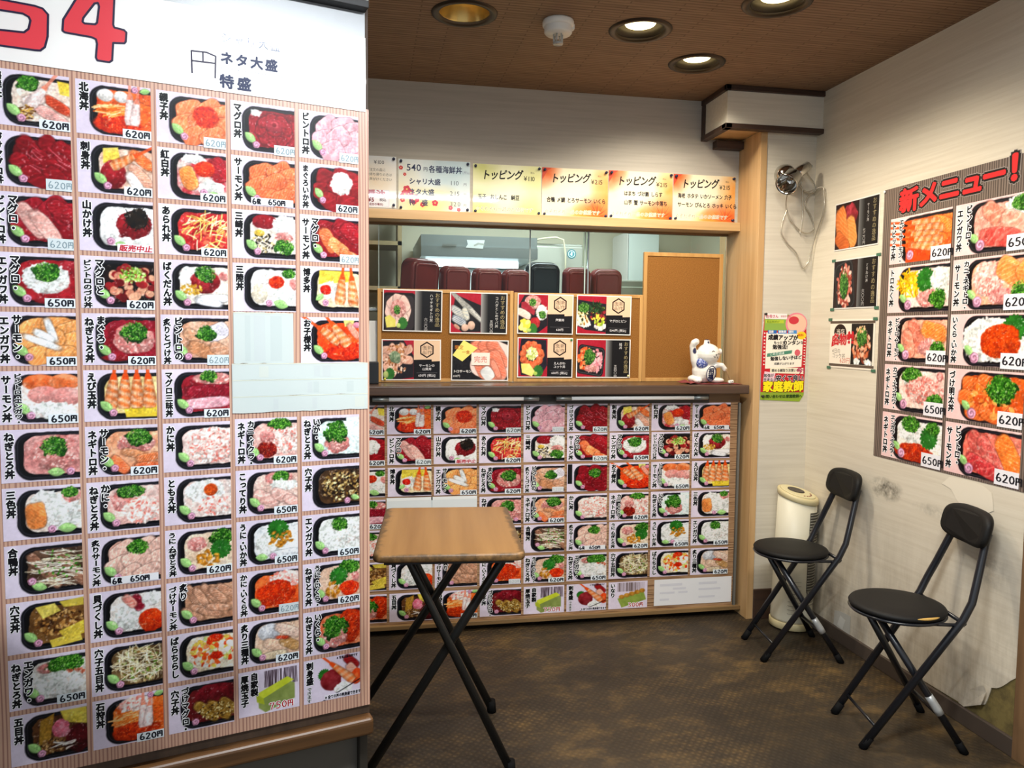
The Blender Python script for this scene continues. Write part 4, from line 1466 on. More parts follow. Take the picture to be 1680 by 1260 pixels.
MB().box((.0185, .27, -.060), (.0205, .47, -.052)).build('clear_flap_edge', mat('flap_edge', '#a7aaa2', .25), db)
MB().box((.0171, .30, -.058), (.0186, .46, -.054)).build('flap_holder', m_black, db)
lp = sheet('menu_poster', .885, 1.64, m_plankprint('printed_planks_upright', '#d6b096', '#c49884', '#8a5c52', .0085))
onboard(lp, -.872, .398, 0)
tag(lp, 'tall left menu poster with five columns of dish photos', 'poster')
colsL = [
    [('kaisen', '620'), ('zukemag', '620t'), ('magbin', '620t'), ('magenga', '650'), ('salenga', '650'), ('binengasal', '650'), ('negitoro', None), ('sanshoku', None), ('kamo', None), ('anatama', None), ('enganegi', '650'), ('gomoku', None)],
    [('hokkai', '620'), ('sashimi', '620'), ('yamakake', 'stop'), ('magbinzuke', '620'), ('magnegi', '620'), ('ebitama', None), ('salnegi', '620'), ('kaninegi', None), ('aburisal', '6枚650'), ('kaizukushi', None), ('anagogomoku', None), ('ishikari', '620')],
    [('oyako', '620t'), ('kohaku', '620'), ('arare', '620'), ('bakudan', None), ('binaburi', '620t'), ('mag3', '620'), ('kani', None), ('tomoe', None), ('uninegi', '620'), ('aburizuke', None), ('barachi', None), ('zukeanago', None)],
    [('maguro', '620t'), ('salmon', '6枚650'), ('misaki', None), ('sanriku', None), None, None, ('kaniikura', '620'), ('kotteri', '650'), ('uniika', '650'), ('ikura_kani', '620t'), ('aburi3', '620'), ('egg', None)],
    [('bintoro', '620t'), ('magika', '620'), ('magsal', '620t'), ('hakata', None), ('okosama', None), None, ('ikanegi', None), ('anago', None), ('engawa', '650'), ('uniikura', '620'), ('ikuranegi', None), ('plate', None)]]
for c_, col in enumerate(colsL):
    for r_, it in enumerate(col):
        if it is None:
            continue
        u = -.838 + c_ * .1668
        top = 2.014 - r_ * .13285 + (.004 if c_ >= 3 and r_ > 5 else 0)
        cell(lp, it[0], u + .872, top - .121 - .398, .155, .121, it[1])


def tape(u0, u1, h0, h1, label=None, seed=0):
    rng = random.Random(seed)
    F = Flat()
    n = 14
    tp = [(u0 + (u1 - u0) * i / n, h1 + rng.uniform(-.0012, .0012)) for i in range(n + 1)]
    bt = [(u0 + (u1 - u0) * i / n, h0 + rng.uniform(-.0012, .0012)) for i in range(n + 1)][::-1]
    F.poly(tp + bt, '#c9d2cf')
    for i in range(3):   # pale ghosts of the pictures below
        x = rng.uniform(u0, u1 - .03)
        F.rect(x, h0 + .006, x + rng.uniform(.008, .03), h1 - .008, rng.choice(['#c2ccca', '#ced4cc', '#c6cecd']), .0002 + i * 3e-5)
    F.rect(u0, h1 - .0025, u1, h1 - .0008, '#dadbc8', .0004)
    o = F.build('masking_tape', lp, True)
    o.location = (.872, -.398, .0022)
    return o


tape(-.338, -.19, 1.362, 1.492, None, 1)
for j in range(3):
    tape(-.343, .008, 1.236 + j * .042, 1.2785 + j * .042, None, 5 + j).location.z = .0024 + .0003 * j

hd = sheet('price_header', 1.30, .192, mat('white_board_paper', '#f4f3ef', .3), .0012)
onboard(hd, -1.296, 2.030, .0025)
tag(hd, 'white handwritten price header at the top of the left menu poster', 'header sign')
F = Flat()
RED, INK = '#e0424c', '#2b2440'


def shape(outer, inner):
    F.stroke(outer, .0022, INK, .0010, True)
    F.stroke(inner, .0022, INK, .0010, True)
    # filled band between outer and inner outline through a constrained fill
    bm_ = bmesh.new()
    es = []
    for lp_ in (outer, inner):
        v_ = [bm_.verts.new((a, b, 0)) for a, b in lp_]
        es += [bm_.edges.new((v_[i], v_[(i + 1) % len(v_)])) for i in range(len(v_))]
    bmesh.ops.triangle_fill(bm_, use_beauty=True, use_dissolve=False, edges=es)
    bm_.verts.index_update()
    F.add([v_.co[:2] for v_ in bm_.verts], [[v_.index for v_ in f_.verts] for f_ in bm_.faces], lin(RED), .0005)
    bm_.free()


shape([(-.654, 2.200), (-.665, 2.188), (-.691, 2.139), (-.693, 2.114), (-.688, 2.111), (-.636, 2.110), (-.627, 2.107), (-.625, 2.097), (-.628, 2.066), (-.625, 2.060), (-.601, 2.060), (-.595, 2.065), (-.592, 2.105), (-.569, 2.108), (-.566, 2.112), (-.564, 2.133), (-.569, 2.138), (-.589, 2.140), (-.591, 2.146), (-.587, 2.213), (-.62, 2.216), (-.645, 2.210)],
      [(-.621, 2.189), (-.628, 2.186), (-.651, 2.150), (-.653, 2.141), (-.649, 2.138), (-.628, 2.140), (-.624, 2.144), (-.619, 2.181)])
shape([(-.86, 2.213), (-.73, 2.212), (-.73, 2.190), (-.835, 2.188), (-.838, 2.160), (-.745, 2.158), (-.730, 2.155), (-.720, 2.144), (-.722, 2.096), (-.728, 2.072), (-.737, 2.063), (-.748, 2.062), (-.866, 2.060), (-.872, 2.09), (-.872, 2.15)],
      [(-.850, 2.136), (-.768, 2.137), (-.757, 2.132), (-.754, 2.125), (-.758, 2.106), (-.767, 2.097), (-.850, 2.092)])
for st in ([(-.425, 2.116), (-.424, 2.064)], [(-.425, 2.116), (-.391, 2.118), (-.370, 2.112), (-.372, 2.060)], [(-.425, 2.093), (-.372, 2.095)], [(-.399, 2.118), (-.399, 2.096)]):
    F.stroke(st, .0018, INK, .0006)
F.text('シャリ大盛', -.358, 2.150, .026, '#6a7690', off=.0, gap=.12, w=.0006)  # paler ink: the glare washing out this line is put into its colour
F.text('ネタ大盛', -.360, 2.100, .031, '#15244e', off=.05, gap=.14, w=.0006)
F.text('特盛', -.362, 2.043, .034, '#15244e', off=.05, gap=.2, w=.0006)
for y in (2.145, 2.087):
    for i in range(20):
        F.disc(-.357 + i * .008, y, .001, '#60697c', .0006, 8)
o = F.build('hand_lettering', hd)
o.location = (1.296, -2.030, 0)

# the clear vinyl that hangs over the board
q = MB()
nu, nh = 30, 40
gv = []
for j in range(nh + 1):
    hh = .386 + (2.292 - .386) * j / nh
    row = []
    for i in range(nu + 1):
        uu = -1.25 + 1.254 * i / nu
        z = .010 + .0025 * math.sin(uu * 17 + hh * 3) * math.sin(hh * 11)
        low = max(0, 1 - (hh - .386) / .10)
        z += low * (.006 + .006 * math.sin(uu * 60)) * (1 if uu > -.4 else .3)
        row.append(q.bm.verts.new((uu, hh + low * .006 * math.sin(uu * 37), z)))
    gv.append(row)
for j in range(nh):
    for i in range(nu):
        f = q.bm.faces.new((gv[j][i], gv[j][i + 1], gv[j + 1][i + 1], gv[j + 1][i]))
        f.smooth = True
vs = q.build('clear_sheet', m_clear('clear_vinyl', (.98, .985, .99), bumpy=.035, ior=1.16))
onboard(vs)
tag(vs, 'clear vinyl sheet hanging over the tall left menu poster', 'vinyl sheet')

# ================================================================== RIGHT WALL POSTER
m_pl_d = m_plankprint('printed_dark_planks', '#8a7a6e', '#5e5048', '#2c231c', .011)
rp = sheet('menu_poster', .80, 1.150, m_pl_d)
frame(rp, (XR - .0018, 3.014, .922), (0, -1, 0), (0, 0, 1))
tag(rp, 'new menu poster with red title on the right wall', 'poster')
new_menu = [
    [('n_ebi', ('エビ・サーモン・', 'トビッ子丼'), '620'), ('n_toro', ('トロたく丼',), None), ('n_bsn', ('ビントロ・サーモン・', 'ネギトロ丼'), '620'), ('n_ken', ('カニ・エンガワ・', 'ネギトロ丼'), '650'), ('n_ein', ('エンガワ・イクラ・', 'ネギトロ丼'), '650')],
    [('n_be', ('ビントロ・', 'エンガワ丼'), '650'), ('n_kns', ('カニ・ネギトロ・', 'サーモン丼'), '620'), ('n_ii', ('いくら・いか丼',), '620'), ('n_mt', ('づけ明太丼',), '620'), ('n_bs', ('ビントロ・', 'サーモン丼'), '620')]]


def new_dish(key, cols):
    p = Pic(sum(map(ord, key)) * 7, 110, 64, 1.75, '#ecc9c6')
    p.tray(1.24, .52, .90, .48, .27)
    if key == 'n_ebi':
        p.fill('#e2602c', '#f08a4a'); p.block([(.5, .66), (1.2, .66), (1.2, 1.0), (.5, 1.0)], '#dc4a20', '#e65a28'); p.slice(1.5, .3, .6, .3, .3, '#e8803c', '#f4ae74', 6)
        for i in range(5):
            p.shrimp(.95 + (i % 2) * .1, .2 + i * .12, .95, .12, .16)
    elif key == 'n_toro':
        p.fill('#e8c8bc', '#f0dcd2'); p.strands(.66, .42, .3, .26, ['#e8b820', '#f4d048', '#c9961a'], 60, .2, .02, 0, 3); p.shiso(1.12, .3, .32, 2); p.white(1.5, .34, .26, .26); p.mince(1.26, .72, .4, .2); p.onion(1.46, .74, .22, .2)
    elif key == 'n_bsn':
        p.fill('#e8a088', '#f0c0ac'); p.slice(.9, .42, .7, .34, 1.1, '#d87a66', '#eeb09c', 2); p.slice(.7, .6, .6, .3, 1.2, '#dc8872', '#f0baa6', 2); p.slice(1.4, .34, .7, .36, .2, '#f08a44', '#f6b27a', 6); p.mince(1.3, .68, .34, .2); p.onion(1.52, .7, .2, .16)
    elif key == 'n_ken':
        p.fill('#e8c0b4', '#f2d8ce'); p.white(.84, .26, .3, .18); p.onion(.84, .22, .3, .17); p.flakes(1.2, .52, .56, .3, '#dc9c90', ('#eab8ae', '#d88a80', '#f2d2ca', '#c9746c')); p.onion(1.52, .72, .22, .15); p.mince(1.62, .2, .1, .12)
    elif key == 'n_ein':
        p.fill('#e2dcd0', '#f0ece4'); p.white(.86, .34, .36, .24); p.onion(.86, .2, .27, .19); p.roe(1.0, .78, .6, .22, '#d0481e', '#a02c10'); p.shiso(1.42, .4, .3, 2.4); p.onion(1.5, .22, .2, .14)
    elif key == 'n_be':
        p.fill('#e0a090', '#eebcae'); p.white(1.46, .2, .3, .18); p.onion(1.5, .18, .22, .14); p.slice(.96, .34, .7, .34, .7, '#dc8c76', '#efb8a6', 2); p.slice(1.4, .52, .7, .36, .4, '#e09a86', '#f2c8ba', 2); p.slice(1.05, .74, .9, .34, .1, '#c8504a', '#e4988a', 2)
    elif key == 'n_kns':
        p.fill('#eaa080', '#f2c2a8'); p.flakes(.86, .42, .36, .34, '#e29c90', ('#f0beb2', '#d88a80', '#f6dad2')); p.slice(1.32, .3, .6, .44, .5, '#f09050', '#f8ba88', 6); p.slice(1.66, .34, .4, .4, .9, '#ee8a48', '#f6b47e', 6); p.mince(1.18, .76, .36, .16); p.onion(1.58, .7, .22, .2)
    elif key == 'n_ii':
        p.fill('#e4e2dc', '#f6f4f0'); p.white(.9, .5, .6, .42); p.shiso(1.5, .26, .32, 2.6); p.roe(1.18, .52, .46, .34, '#d8561e', '#b03a10')
    elif key == 'n_mt':
        p.fill('#e0803c', '#eaa060'); P_full(p, '#d86a34', '#f0a068', '#c95a28', 8, .26, .3, 5); p.specks(1.1, .54, .56, .32, ['#e0823c', '#f0a860', '#c95a2c'], 40, .07); p.onion(1.26, .36, .34, .28)
    else:
        p.fill('#d8685a', '#e48a78'); p.slice(1.5, .46, .8, .4, 1.0, '#ea7c3a', '#f4a868', 6); p.slice(.84, .46, .8, .34, 1.0, '#c85a54', '#e89c8c', 2); p.slice(1.12, .56, .9, .32, .9, '#cf625c', '#eaa496', 2); p.slice(.94, .76, .8, .3, .3, '#b83c40', '#dc8078', 2)
    if key not in ('n_ebi',):
        p.leaf(.48, .70, .10, .7)
    p.rose(.62, .84, .10)
    p.glare()
    p.grain()
    F = Flat()
    F.grid(p.I, 0, 0, 1, 1)
    for j, t_ in enumerate(reversed(cols)):
        n = sum(.6 if ch == '・' else 1 for ch in t_)
        sz = min(.165, .92 / n)
        F.text(t_, .025 + j * .125, .96 - (.05 if (len(cols) == 2 and j == 0) else 0), sz, '#08080e', off=.058, halo='#ffffff', hoff=.16, sx=min(1.0, .085 / sz), vert=True, w=.0008, hw=.0003)
    me = F.mesh('dish_picture_' + key)
    me.materials.append(m_print())
    return me


for c_, col in enumerate(new_menu):
    for r_, (key, cols, pr) in enumerate(col):
        o = bpy.data.objects.new('dish_photo', new_dish(key, cols))
        C.objects.link(o)
        o.parent = rp
        o.location = (.052 + c_ * .369, 1.942 - r_ * .2045 - .192 - .922, .0008)
        o.scale = (.352, .191, 1)
        if pr:
            F = Flat()
            F.rect(.70, -.02, 1.0, .27, '#e9e6ea')
            pen(F, pr + '円', .725, .05, .15, '#16161e', .010, .0004, .2, random.Random(r_), .62)
            s_ = F.build('price_sticker', o, True)
            s_.location = (0, 0, .0015)
F = Flat()
x = .10
for i, ch in enumerate('新メニュー！'):
    sx = 1.0 if i < 5 else .9
    F.text(ch, x, 1.047 + .004 * i, .100 if i < 5 else .115, '#e02a2c', off=.055, sx=1.15, halo='#1c1614', hoff=.15, w=.0014, hw=.0010)
    F.text(ch, x, 1.047 + .004 * i, .100 if i < 5 else .115, '#9a918a', off=.185, sx=1.15, w=.0006)
    x += .1125 if i != 3 else .101
F.build('title_lettering', rp)
MB().ball((.004, 1.142, .003), .006, (1, 1, .5)).build('push_pin', m_white, rp)

# ================================================================== MENU SIGNS OVER THE WINDOW
def pins(root, pts, m=None, r_=.0065):
    for (x, y) in pts:
        MB().lathe([(0, .0125), (r_, .012), (r_ * 1.05, .009), (r_ * .55, .006), (r_ * .55, .003), (r_ * .9, .0012), (r_ * .9, .0004)], (x, y, 0), seg=14).build('push_pin', m or mat('navy_pin', '#1c2342', .3), root)


def sign(x0, w, h, z0, label, paint):
    n = 60
    F = Flat()
    paint(F, w, h)
    o = F.build('menu_sign', None, m_lam())
    frame(o, (x0, YU - .0022, z0), (1, 0, 0), (0, 0, 1))
    tag(o, label, 'menu sign', 'laminated signs pinned above the serving window')
    me_ = o.data
    # give the laminated sheet a real thickness
    q = MB().box((0, 0, -.0016), (w, h, -.0004)).build('backing_sheet', m_white, o)
    pins(o, [(.012, .012), (w - .012, .012), (.012, h - .012), (w - .012, h - .012)])
    return o


def wash(seed, w, h, base, blobs, n=48):
    p = Pic(seed, n, int(n * h / w) + 1, w / h, base)
    for (cx, cy_, rx, ry, c, k) in blobs:
        d = np.hypot((p.X - cx) / rx, (p.Y - cy_) / ry)
        p.put(np.clip(1 - d, 0, 1) ** .8 * k * (.6 + .8 * p.noise(5, 3)), c)
    return p


def sign540(F, w, h):
    p = wash(5, w, h, '#e4ebe8', [(1.1, .2, .7, .5, '#a9c8d4', .8), (.5, .9, .6, .4, '#e4d47a', .9), (.1, .6, .4, .6, '#ecd9a8', .6), (.9, .75, .4, .3, '#e8dc98', .6)])
    F.grid(p.I, 0, 0, w, h)
    for (x, y, r_) in ((.012, .20, .010), (.03, .17, .008), (.04, .10, .018), (.03, .075, .02), (.075, .055, .024), (.06, .085, .014), (.115, .03, .012), (.175, .04, .015), (.25, .02, .011), (.29, .012, .009), (.02, .05, .012)):
        for k in range(5):
            a = k * 2 * PI / 5 + x * 30
            F.disc(x + r_ * .55 * math.cos(a), y + r_ * .55 * math.sin(a), r_ * .5, '#c93a4a' if x < .2 else '#d8607a', .0002 + k * .00003, 10)
        F.disc(x, y, r_ * .22, '#f2d878', .0005, 8)
    I = '#2a3558'
    F.text('540', .038, .188, .045, I, off=.012, sx=1.0); F.text('円', .118, .190, .022, I, off=.02)
    F.text('各種海鮮丼', .144, .186, .036, I, off=.03, sx=.9); F.text('(税込)', .308, .184, .016, '#8a93a8', off=0, sx=.8)
    for i, (a, b) in enumerate((('シャリ大盛', '110'), ('ネタ大盛', '215'), ('特　盛', '320'))):
        F.text(a, .05, .128 - i * .050, .031, I, off=.04, sx=.98); F.text(b, .246, .128 - i * .050, .030, '#3d4356', off=-.005, sx=1.0, gap=.1); F.text('円', .312, .128 - i * .050, .016, '#6a6f80', off=0)


def topping(F, w, h, price, l1, l2, green=False, seed=1):
    if green:
        p = wash(seed, w, h, '#e6e6c0', [(.2, .1, .4, .3, '#c4c672', .8), (.1, .9, .5, .4, '#d0d07a', .9), (1.2, .9, .5, .4, '#cdd07c', .9), (.7, .6, .5, .3, '#f2f0dc', .7), (1.3, .2, .4, .4, '#d4d48a', .8)])
    else:
        p = wash(seed, w, h, '#f2e6c6', [(.02, .02, .42, .45, '#d8622e', 1.2), (1.25, .95, .65, .5, '#d0501f', 1.2), (.9, 1.0, .5, .3, '#e8923a', 1.0), (1.4, .35, .4, .6, '#e89c48', 1.0), (.6, .4, .5, .35, '#f8eed4', .8), (.3, .9, .4, .3, '#f4e4b4', .6)])
    F.grid(p.I, 0, 0, w, h)
    if not green:
        for i in range(18):
            a = R(8 + i * 10)
            r0, r1 = .012, .05 + .016 * ((i * 7) % 3)
            cx, cy_ = .285, .012
            F.poly([(cx + r0 * math.cos(a - .12), cy_ + r0 * math.sin(a - .12)), (cx + min(r1, (w - cx) / max(.05, math.cos(a)) if math.cos(a) > 0 else 9) * math.cos(a), cy_ + r1 * math.sin(a)), (cx + r0 * math.cos(a + .12), cy_ + r0 * math.sin(a + .12))], ['#d8442a', '#e88a30', '#c8362a'][i % 3], .0002)
        F.poly([(0, h), (.05, h), (.03, h - .012), (.012, h - .04), (0, h - .06)], '#c84a34', .0002)
    F.text('トッピング', .042, .170, .050, '#1e1c1c', off=.028, sx=.84, shear=.18, gap=-.04, rot=.03)
    F.text('¥' + price, w - .088, .168, .031, '#3a3428', off=.008, sx=.95)
    F.text('税込', w - .055, .204, .010, '#6a6254', off=0)
    K = '#1c1c22'
    if l1:
        F.text(l1, .024, .119, .0262, K, off=.045, sx=.79)
    F.text(l2, .024, .074, .0268, K, off=.045, sx=.79)
    g = '#7a7460'
    F.text('☆それぞれ一品のお値段です', .012, .018, .0225, g, off=.0, sx=.98, shear=.15, halo='#f6f2e0', hoff=.06)


def sign_soy(F, w, h):
    p = wash(9, w, h, '#eef0ee', [(1.0, .5, .6, .5, '#f0dcc0', .9)])
    F.grid(p.I, 0, 0, w, h)
    x0 = w - .145
    F.text('¥100', x0 + .04, .203, .024, '#3a3a44', off=0)
    for i, t_ in enumerate(('ご注文の品に', 'お持ち帰りの方は', 'お声がけください')):
        F.text(t_, x0 + .004, .17 - i * .022, .016, '#4a4844', off=0, sx=.95)
    F.rect(x0 - .004, .004, x0 + .112, .082, '#d9d6e2', .0002)
    F.rect(x0 - .001, .007, x0 + .109, .079, '#efeef2', .0003)
    F.text('醤油', x0 + .004, .050, .036, '#a01c2c', off=.06, sx=1.25, w=.0006)
    F.text('¥5', x0 + .012, .026, .026, '#7a1426', off=.05, w=.0006); F.text('税込', x0 + .066, .030, .016, '#3a2030', off=.03, w=.0006)
    F.text('(追加の場合)', x0 + .012, .010, .0125, '#7a2030', off=.03, w=.0006)


sign(-.205, .340, .240, 2.033, 'laminated sign with a soy sauce note, cut by the left menu board', sign_soy)
sign(.145, .344, .242, 2.024, 'laminated sign with the 540 yen size options and plum blossoms', sign540)
sign(.503, .340, .240, 2.021, 'green laminated topping sign priced 110 yen', lambda F, w, h: topping(F, w, h, '110', '', '玉子  おしんこ  納豆', True, 2))
sign(.847, .339, .239, 2.0205, 'orange topping sign listing duck and salmon, beside the green sign', lambda F, w, h: topping(F, w, h, '215', '', '合鴨 〆鯖 とろサーモン いくら', False, 3))
sign(1.190, .339, .239, 2.0225, 'orange topping sign listing yam and crab, second from the jamb', lambda F, w, h: topping(F, w, h, '215', '      はまち づけ鮪 しらす', '      山芋 蟹 サーモン中落ち', False, 4))
sign(1.533, .339, .236, 2.0235, 'orange topping sign listing shrimp and scallop, next to the wooden jamb', lambda F, w, h: topping(F, w, h, '215', '海老 ホタテ いかソーメン 穴子', 'サーモン びんとろ ホッキ いくら', False, 6))

# ================================================================== SERVING WINDOW GLASS
g_clear = m_clear('window_glass', (.90, .95, .93))
wg = structure(empty('window_1', (0, 3.87, 1.197)))
wg['label'] = 'sliding glass panes of the serving window'
MB().box((.055, .0, .0), (1.115, .004, .782)).build('pane', g_clear, wg)
MB().box((1.095, .012, .0), (1.885, .016, .782)).build('pane', g_clear, wg)
m_edge = mat('glass_edge', '#a9bdb8', .2)
MB().box((.052, -.001, 0), (.0549, .005, .782)).build('pane_edge', m_edge, wg)
MB().box((.808, -.002, 0), (.815, -.0004, .782)).build('pane_edge', mat('glass_seam', '#8d9a98', .25), wg)
MB().box((1.1155, -.001, 0), (1.123, .011, .782)).build('pane_edge', mat('pane_stile', '#8a9299', .25, metal=.5), wg)
MB().box((1.098, -.003, 0), (1.104, -.0004, .782)).build('pane_edge', m_edge, wg)
MB().box((-.9, -.006, .77), (1.885, .022, .781)).build('track', mat('track_wood', '#7a5c38', .5), wg)

# ================================================================== CORKBOARDS AND CARDS
def corkboard(x0, x1, z0, z1, y, label, fr=.018):
    e = empty('corkboard', ((x0 + x1) / 2, y, z0))
    tag(e, label, 'corkboard', 'corkboards standing on the worktop')
    h = (x1 - x0) / 2
    H = z1 - z0
    MB().box((-h + fr * .8, .004, fr * .8), (h - fr * .8, .012, H - fr * .8)).build('cork_panel', m_cork_, e)
    q = MB()
    q.box((-h, 0, 0), (-h + fr, .018, H), .002).box((h - fr, 0, 0), (h, .018, H), .002)
    q.box((-h + fr, 0, 0), (h - fr, .018, fr), .002).box((-h + fr, 0, H - fr), (h - fr, .018, H), .002)
    q.build('frame', m_frame, e)
    return e


corkboard(.046, .716, 1.197, 1.652, 3.800, 'low corkboard holding four dish cards, beside the left menu board')
corkboard(.719, 1.397, 1.197, 1.645, 3.800, 'low corkboard holding four dish cards, beside the tall bare corkboard')
corkboard(1.399, 1.836, 1.197, 1.866, 3.806, 'tall bare corkboard behind the white cat figurine', .020)


def card_img(seed, recipe, w=60, h=56, asp=1.05, bg='#a8182e'):
    p = Pic(seed, w, h, asp, bg)
    p.I += (p.noise(20, 2)[..., None] - .5) * .06
    recipe(p)
    return p


def r_hamachi(p):
    p.put(p.soft(p.rbox(.52, .56, .58, .50, .16)[0]), '#1a1618'); p.put(p.soft(p.rbox(.52, .56, .50, .43, .14)[0] ) * .35, '#5a5056')
    for i in range(9):
        a = -.4 + i * .75
        p.slice(.48 + .3 * math.cos(a), .5 + .28 * math.sin(a), .42, .24, a + 1.57, '#e8c0b6', '#f4dcd2', 2)
    p.mince(.48, .46, .28, .24); p.onion(.45, .5, .12, .12); p.shiso(.62, .82, .2); p.block([(.04, .68), (.2, .62), (.4, .74), (.4, .92), (.1, .94)], '#d8cc4a', '#efe88a'); p.blob(.5, .88, .08, .07, '#b8d860', '#d6ea90', .1)


def r_kohada(p):
    p.block([(.16, .04), (1.05, .3), (1.05, .98), (.4, 1.0), (0, .74)], '#141416', '#242228')
    for i in range(7):
        p.slice(.28 + i * .1, .18 + i * .06, .75, .10, .62, '#e6e4da', '#4a5660', 3)
    p.slice(.3, .5, .6, .2, .4, '#d9dad2', '#6a7a90', 4); p.slice(.3, .7, .5, .2, .3, '#c8ccd0', '#3e5270', 4); p.slice(.52, .52, .34, .18, 1.0, '#d6d4c4', '#8a98a8', 2)
    p.blob(.5, .88, .14, .1, '#d8a894', '#ecc8b4', .1); p.blob(.72, .82, .14, .12, '#dcb09a', '#efd0bc', .1); p.blob(.22, .86, .14, .06, '#c9917c', '#e4b8a4', .1, ang=.5)


def r_kaisen2(p):
    p.block([(.2, .02), (.6, 0), (1.05, .5), (1.05, .8), (.7, 1.0), (.0, 1.0), (0, .3)], '#16121a', '#241e26')
    p.mince(.5, .2, .3, .2); p.onion(.5, .2, .13, .1); p.block([(.1, .2), (.24, .18), (.6, .42), (.56, .54), (.1, .34)], '#8a1828', '#b43a48'); p.slice(.2, .5, .5, .2, .3, '#ecc8bc', '#f8e4dc', 2)
    p.white(.84, .46, .2, .2); p.onion(.86, .52, .13, .1); p.blob(.6, .74, .2, .16, '#a81c26', '#c83a3c', .2, 20); p.shiso(.5, .9, .2); p.specks(.22, .82, .18, .16, ['#e8d84a', '#f4ec8a', '#d6c238'], 40, .06); p.blob(.38, .93, .1, .06, '#a8cc50', '#c8e080', .1)


def r_two(p):
    p.block([(0, .1), (1.05, .2), (1.05, .96), (.3, .9), (0, .8)], '#14141c', '#22222c')
    p.white(.22, .72, .26, .12); p.white(.86, .8, .24, .1); p.specks(.2, .52, .24, .24, ['#d8b25a', '#efe0a8', '#a8702c', '#2c3a20', '#f4ecc8'], 90, .035); p.specks(.74, .5, .26, .26, ['#7a1420', '#9c2830', '#e8d84a', '#5a0f18'], 80, .045)
    p.onion(.22, .32, .2, .14); p.strands(.72, .3, .26, .14, ['#1c3a1c', '#2f5a2c', '#122412'], 60, .14, .014, 0, 3); p.strands(.2, .6, .2, .12, ['#f6f2d8'], 14, .2, .012, 1, .6); p.specks(.8, .7, .2, .08, ['#c8d84a', '#8aa82c'], 20, .04)


def r_aburi(p):
    p.block([(0, .02), (.7, 0), (1.05, .4), (1.05, .95), (.6, 1), (0, 1)], '#15141a', '#26222a')
    for i in range(10):
        p.slice(.16 + (i % 4) * .22, .26 + (i // 4) * .24, .4, .22, i * .9, '#d8a08a', '#f0d0bc', 3)
    p.specks(.5, .45, .44, .4, ['#8a5230', '#c98a5a', '#f0d8c4', '#a86a48'], 90, .035); p.blob(.42, .44, .2, .17, '#5c7a5a', '#a8b898', .25, 20); p.shiso(.22, .86, .2); p.blob(.1, .88, .1, .1, '#a8bc6a', '#c8d48a', .1)


def r_enkai(p):
    p.block([(.1, 0), (1.0, .04), (1.05, .7), (.8, 1), (.1, .96), (0, .5)], '#17141c', '#262030')
    for i in range(12):
        a = i * .55
        p.blob(.48 + .32 * math.cos(a), .44 + .27 * math.sin(a), .14, .12, '#d8502a', '#f08a58', .25, 18)
    p.white(.5, .4, .2, .16); p.specks(.48, .4, .2, .16, ['#d8e084', '#eef2b0', '#b4c45c'], 60, .03); p.shiso(.7, .86, .22); p.block([(.1, .66), (.4, .66), (.6, .86), (.5, 1), (.14, .9)], '#e8d860', '#f6efa0'); p.blob(.62, .92, .09, .06, '#b0d050', '#cce482', .1)


def r_poke(p):
    p.put(p.soft(p.rbox(.5, .56, .5, .40, .14, .12)[0]), '#16161a'); p.put(p.soft(np.abs(p.rbox(.5, .56, .46, .36, .12, .12)[0]) - .006) * .6, '#8a8a92')
    p.specks(.3, .52, .26, .3, ['#e8602c', '#f08a4c', '#d84a20', '#f4a870'], 90, .045); p.specks(.68, .56, .26, .3, ['#e8a0a8', '#f2c0c4', '#d8808c'], 100, .045); p.mince(.52, .78, .24, .12); p.onion(.46, .46, .22, .2)


def r_toro(p):
    p.I[:] = srgb('#17161a'); p.I += (p.noise(20, 2)[..., None] - .5) * .08
    p.put(p.soft(p.rbox(1.02, .5, .5, .52, .3, .4)[0]), '#f0d4cc')
    for i in range(6):
        p.slice(.74 + (i % 3) * .2, .34 + (i // 3) * .28, .8, .34, .9 + i * .06, '#dc7256', '#f4b09a', 6)
    p.slice(.9, .84, .36, .3, .9, '#dfe4e6', '#f6f8f8', 2); p.slice(1.1, .72, .5, .14, 1.1, '#e8866c', '#f4b8a4', 4)


def r_mince2(p):
    p.put(p.soft(p.rbox(.5, .54, .42, .56, .2, -.2)[0]), '#1a191c'); p.put(p.soft(np.abs(p.rbox(.5, .54, .38, .50, .18, -.2)[0]) - .008) * .6, '#6c6c70')
    p.specks(.5, .54, .34, .44, ['#c96a5a', '#e2a08c', '#a84838', '#ecc4b4', '#8c3428'], 150, .045); p.onion(.46, .52, .2, .3)


def r_uni2(p):
    p.I[:] = srgb('#241214'); p.blob(.66, .3, .32, .28, '#7a1420', '#b83c48', .2); p.slice(.74, .66, .7, .42, 1.2, '#d08038', '#eeb070', 6); p.slice(.3, .52, .9, .5, 1.25, '#c86a2c', '#e8985c', 6); p.slice(.34, .86, .7, .34, .5, '#b8541f', '#d87c40', 5)


def r_best(p):
    p.I[:] = srgb('#1c1a1a'); p.specks(.5, .56, .46, .4, ['#c8643c', '#e09068', '#8c3820', '#ecb898', '#5a2a18'], 190, .05); p.onion(.5, .34, .24, .24); p.white(.3, .92, .16, .08); p.white(.86, .94, .2, .07); p.specks(.5, .14, .24, .08, ['#d8a06a', '#eac89a'], 24, .03)


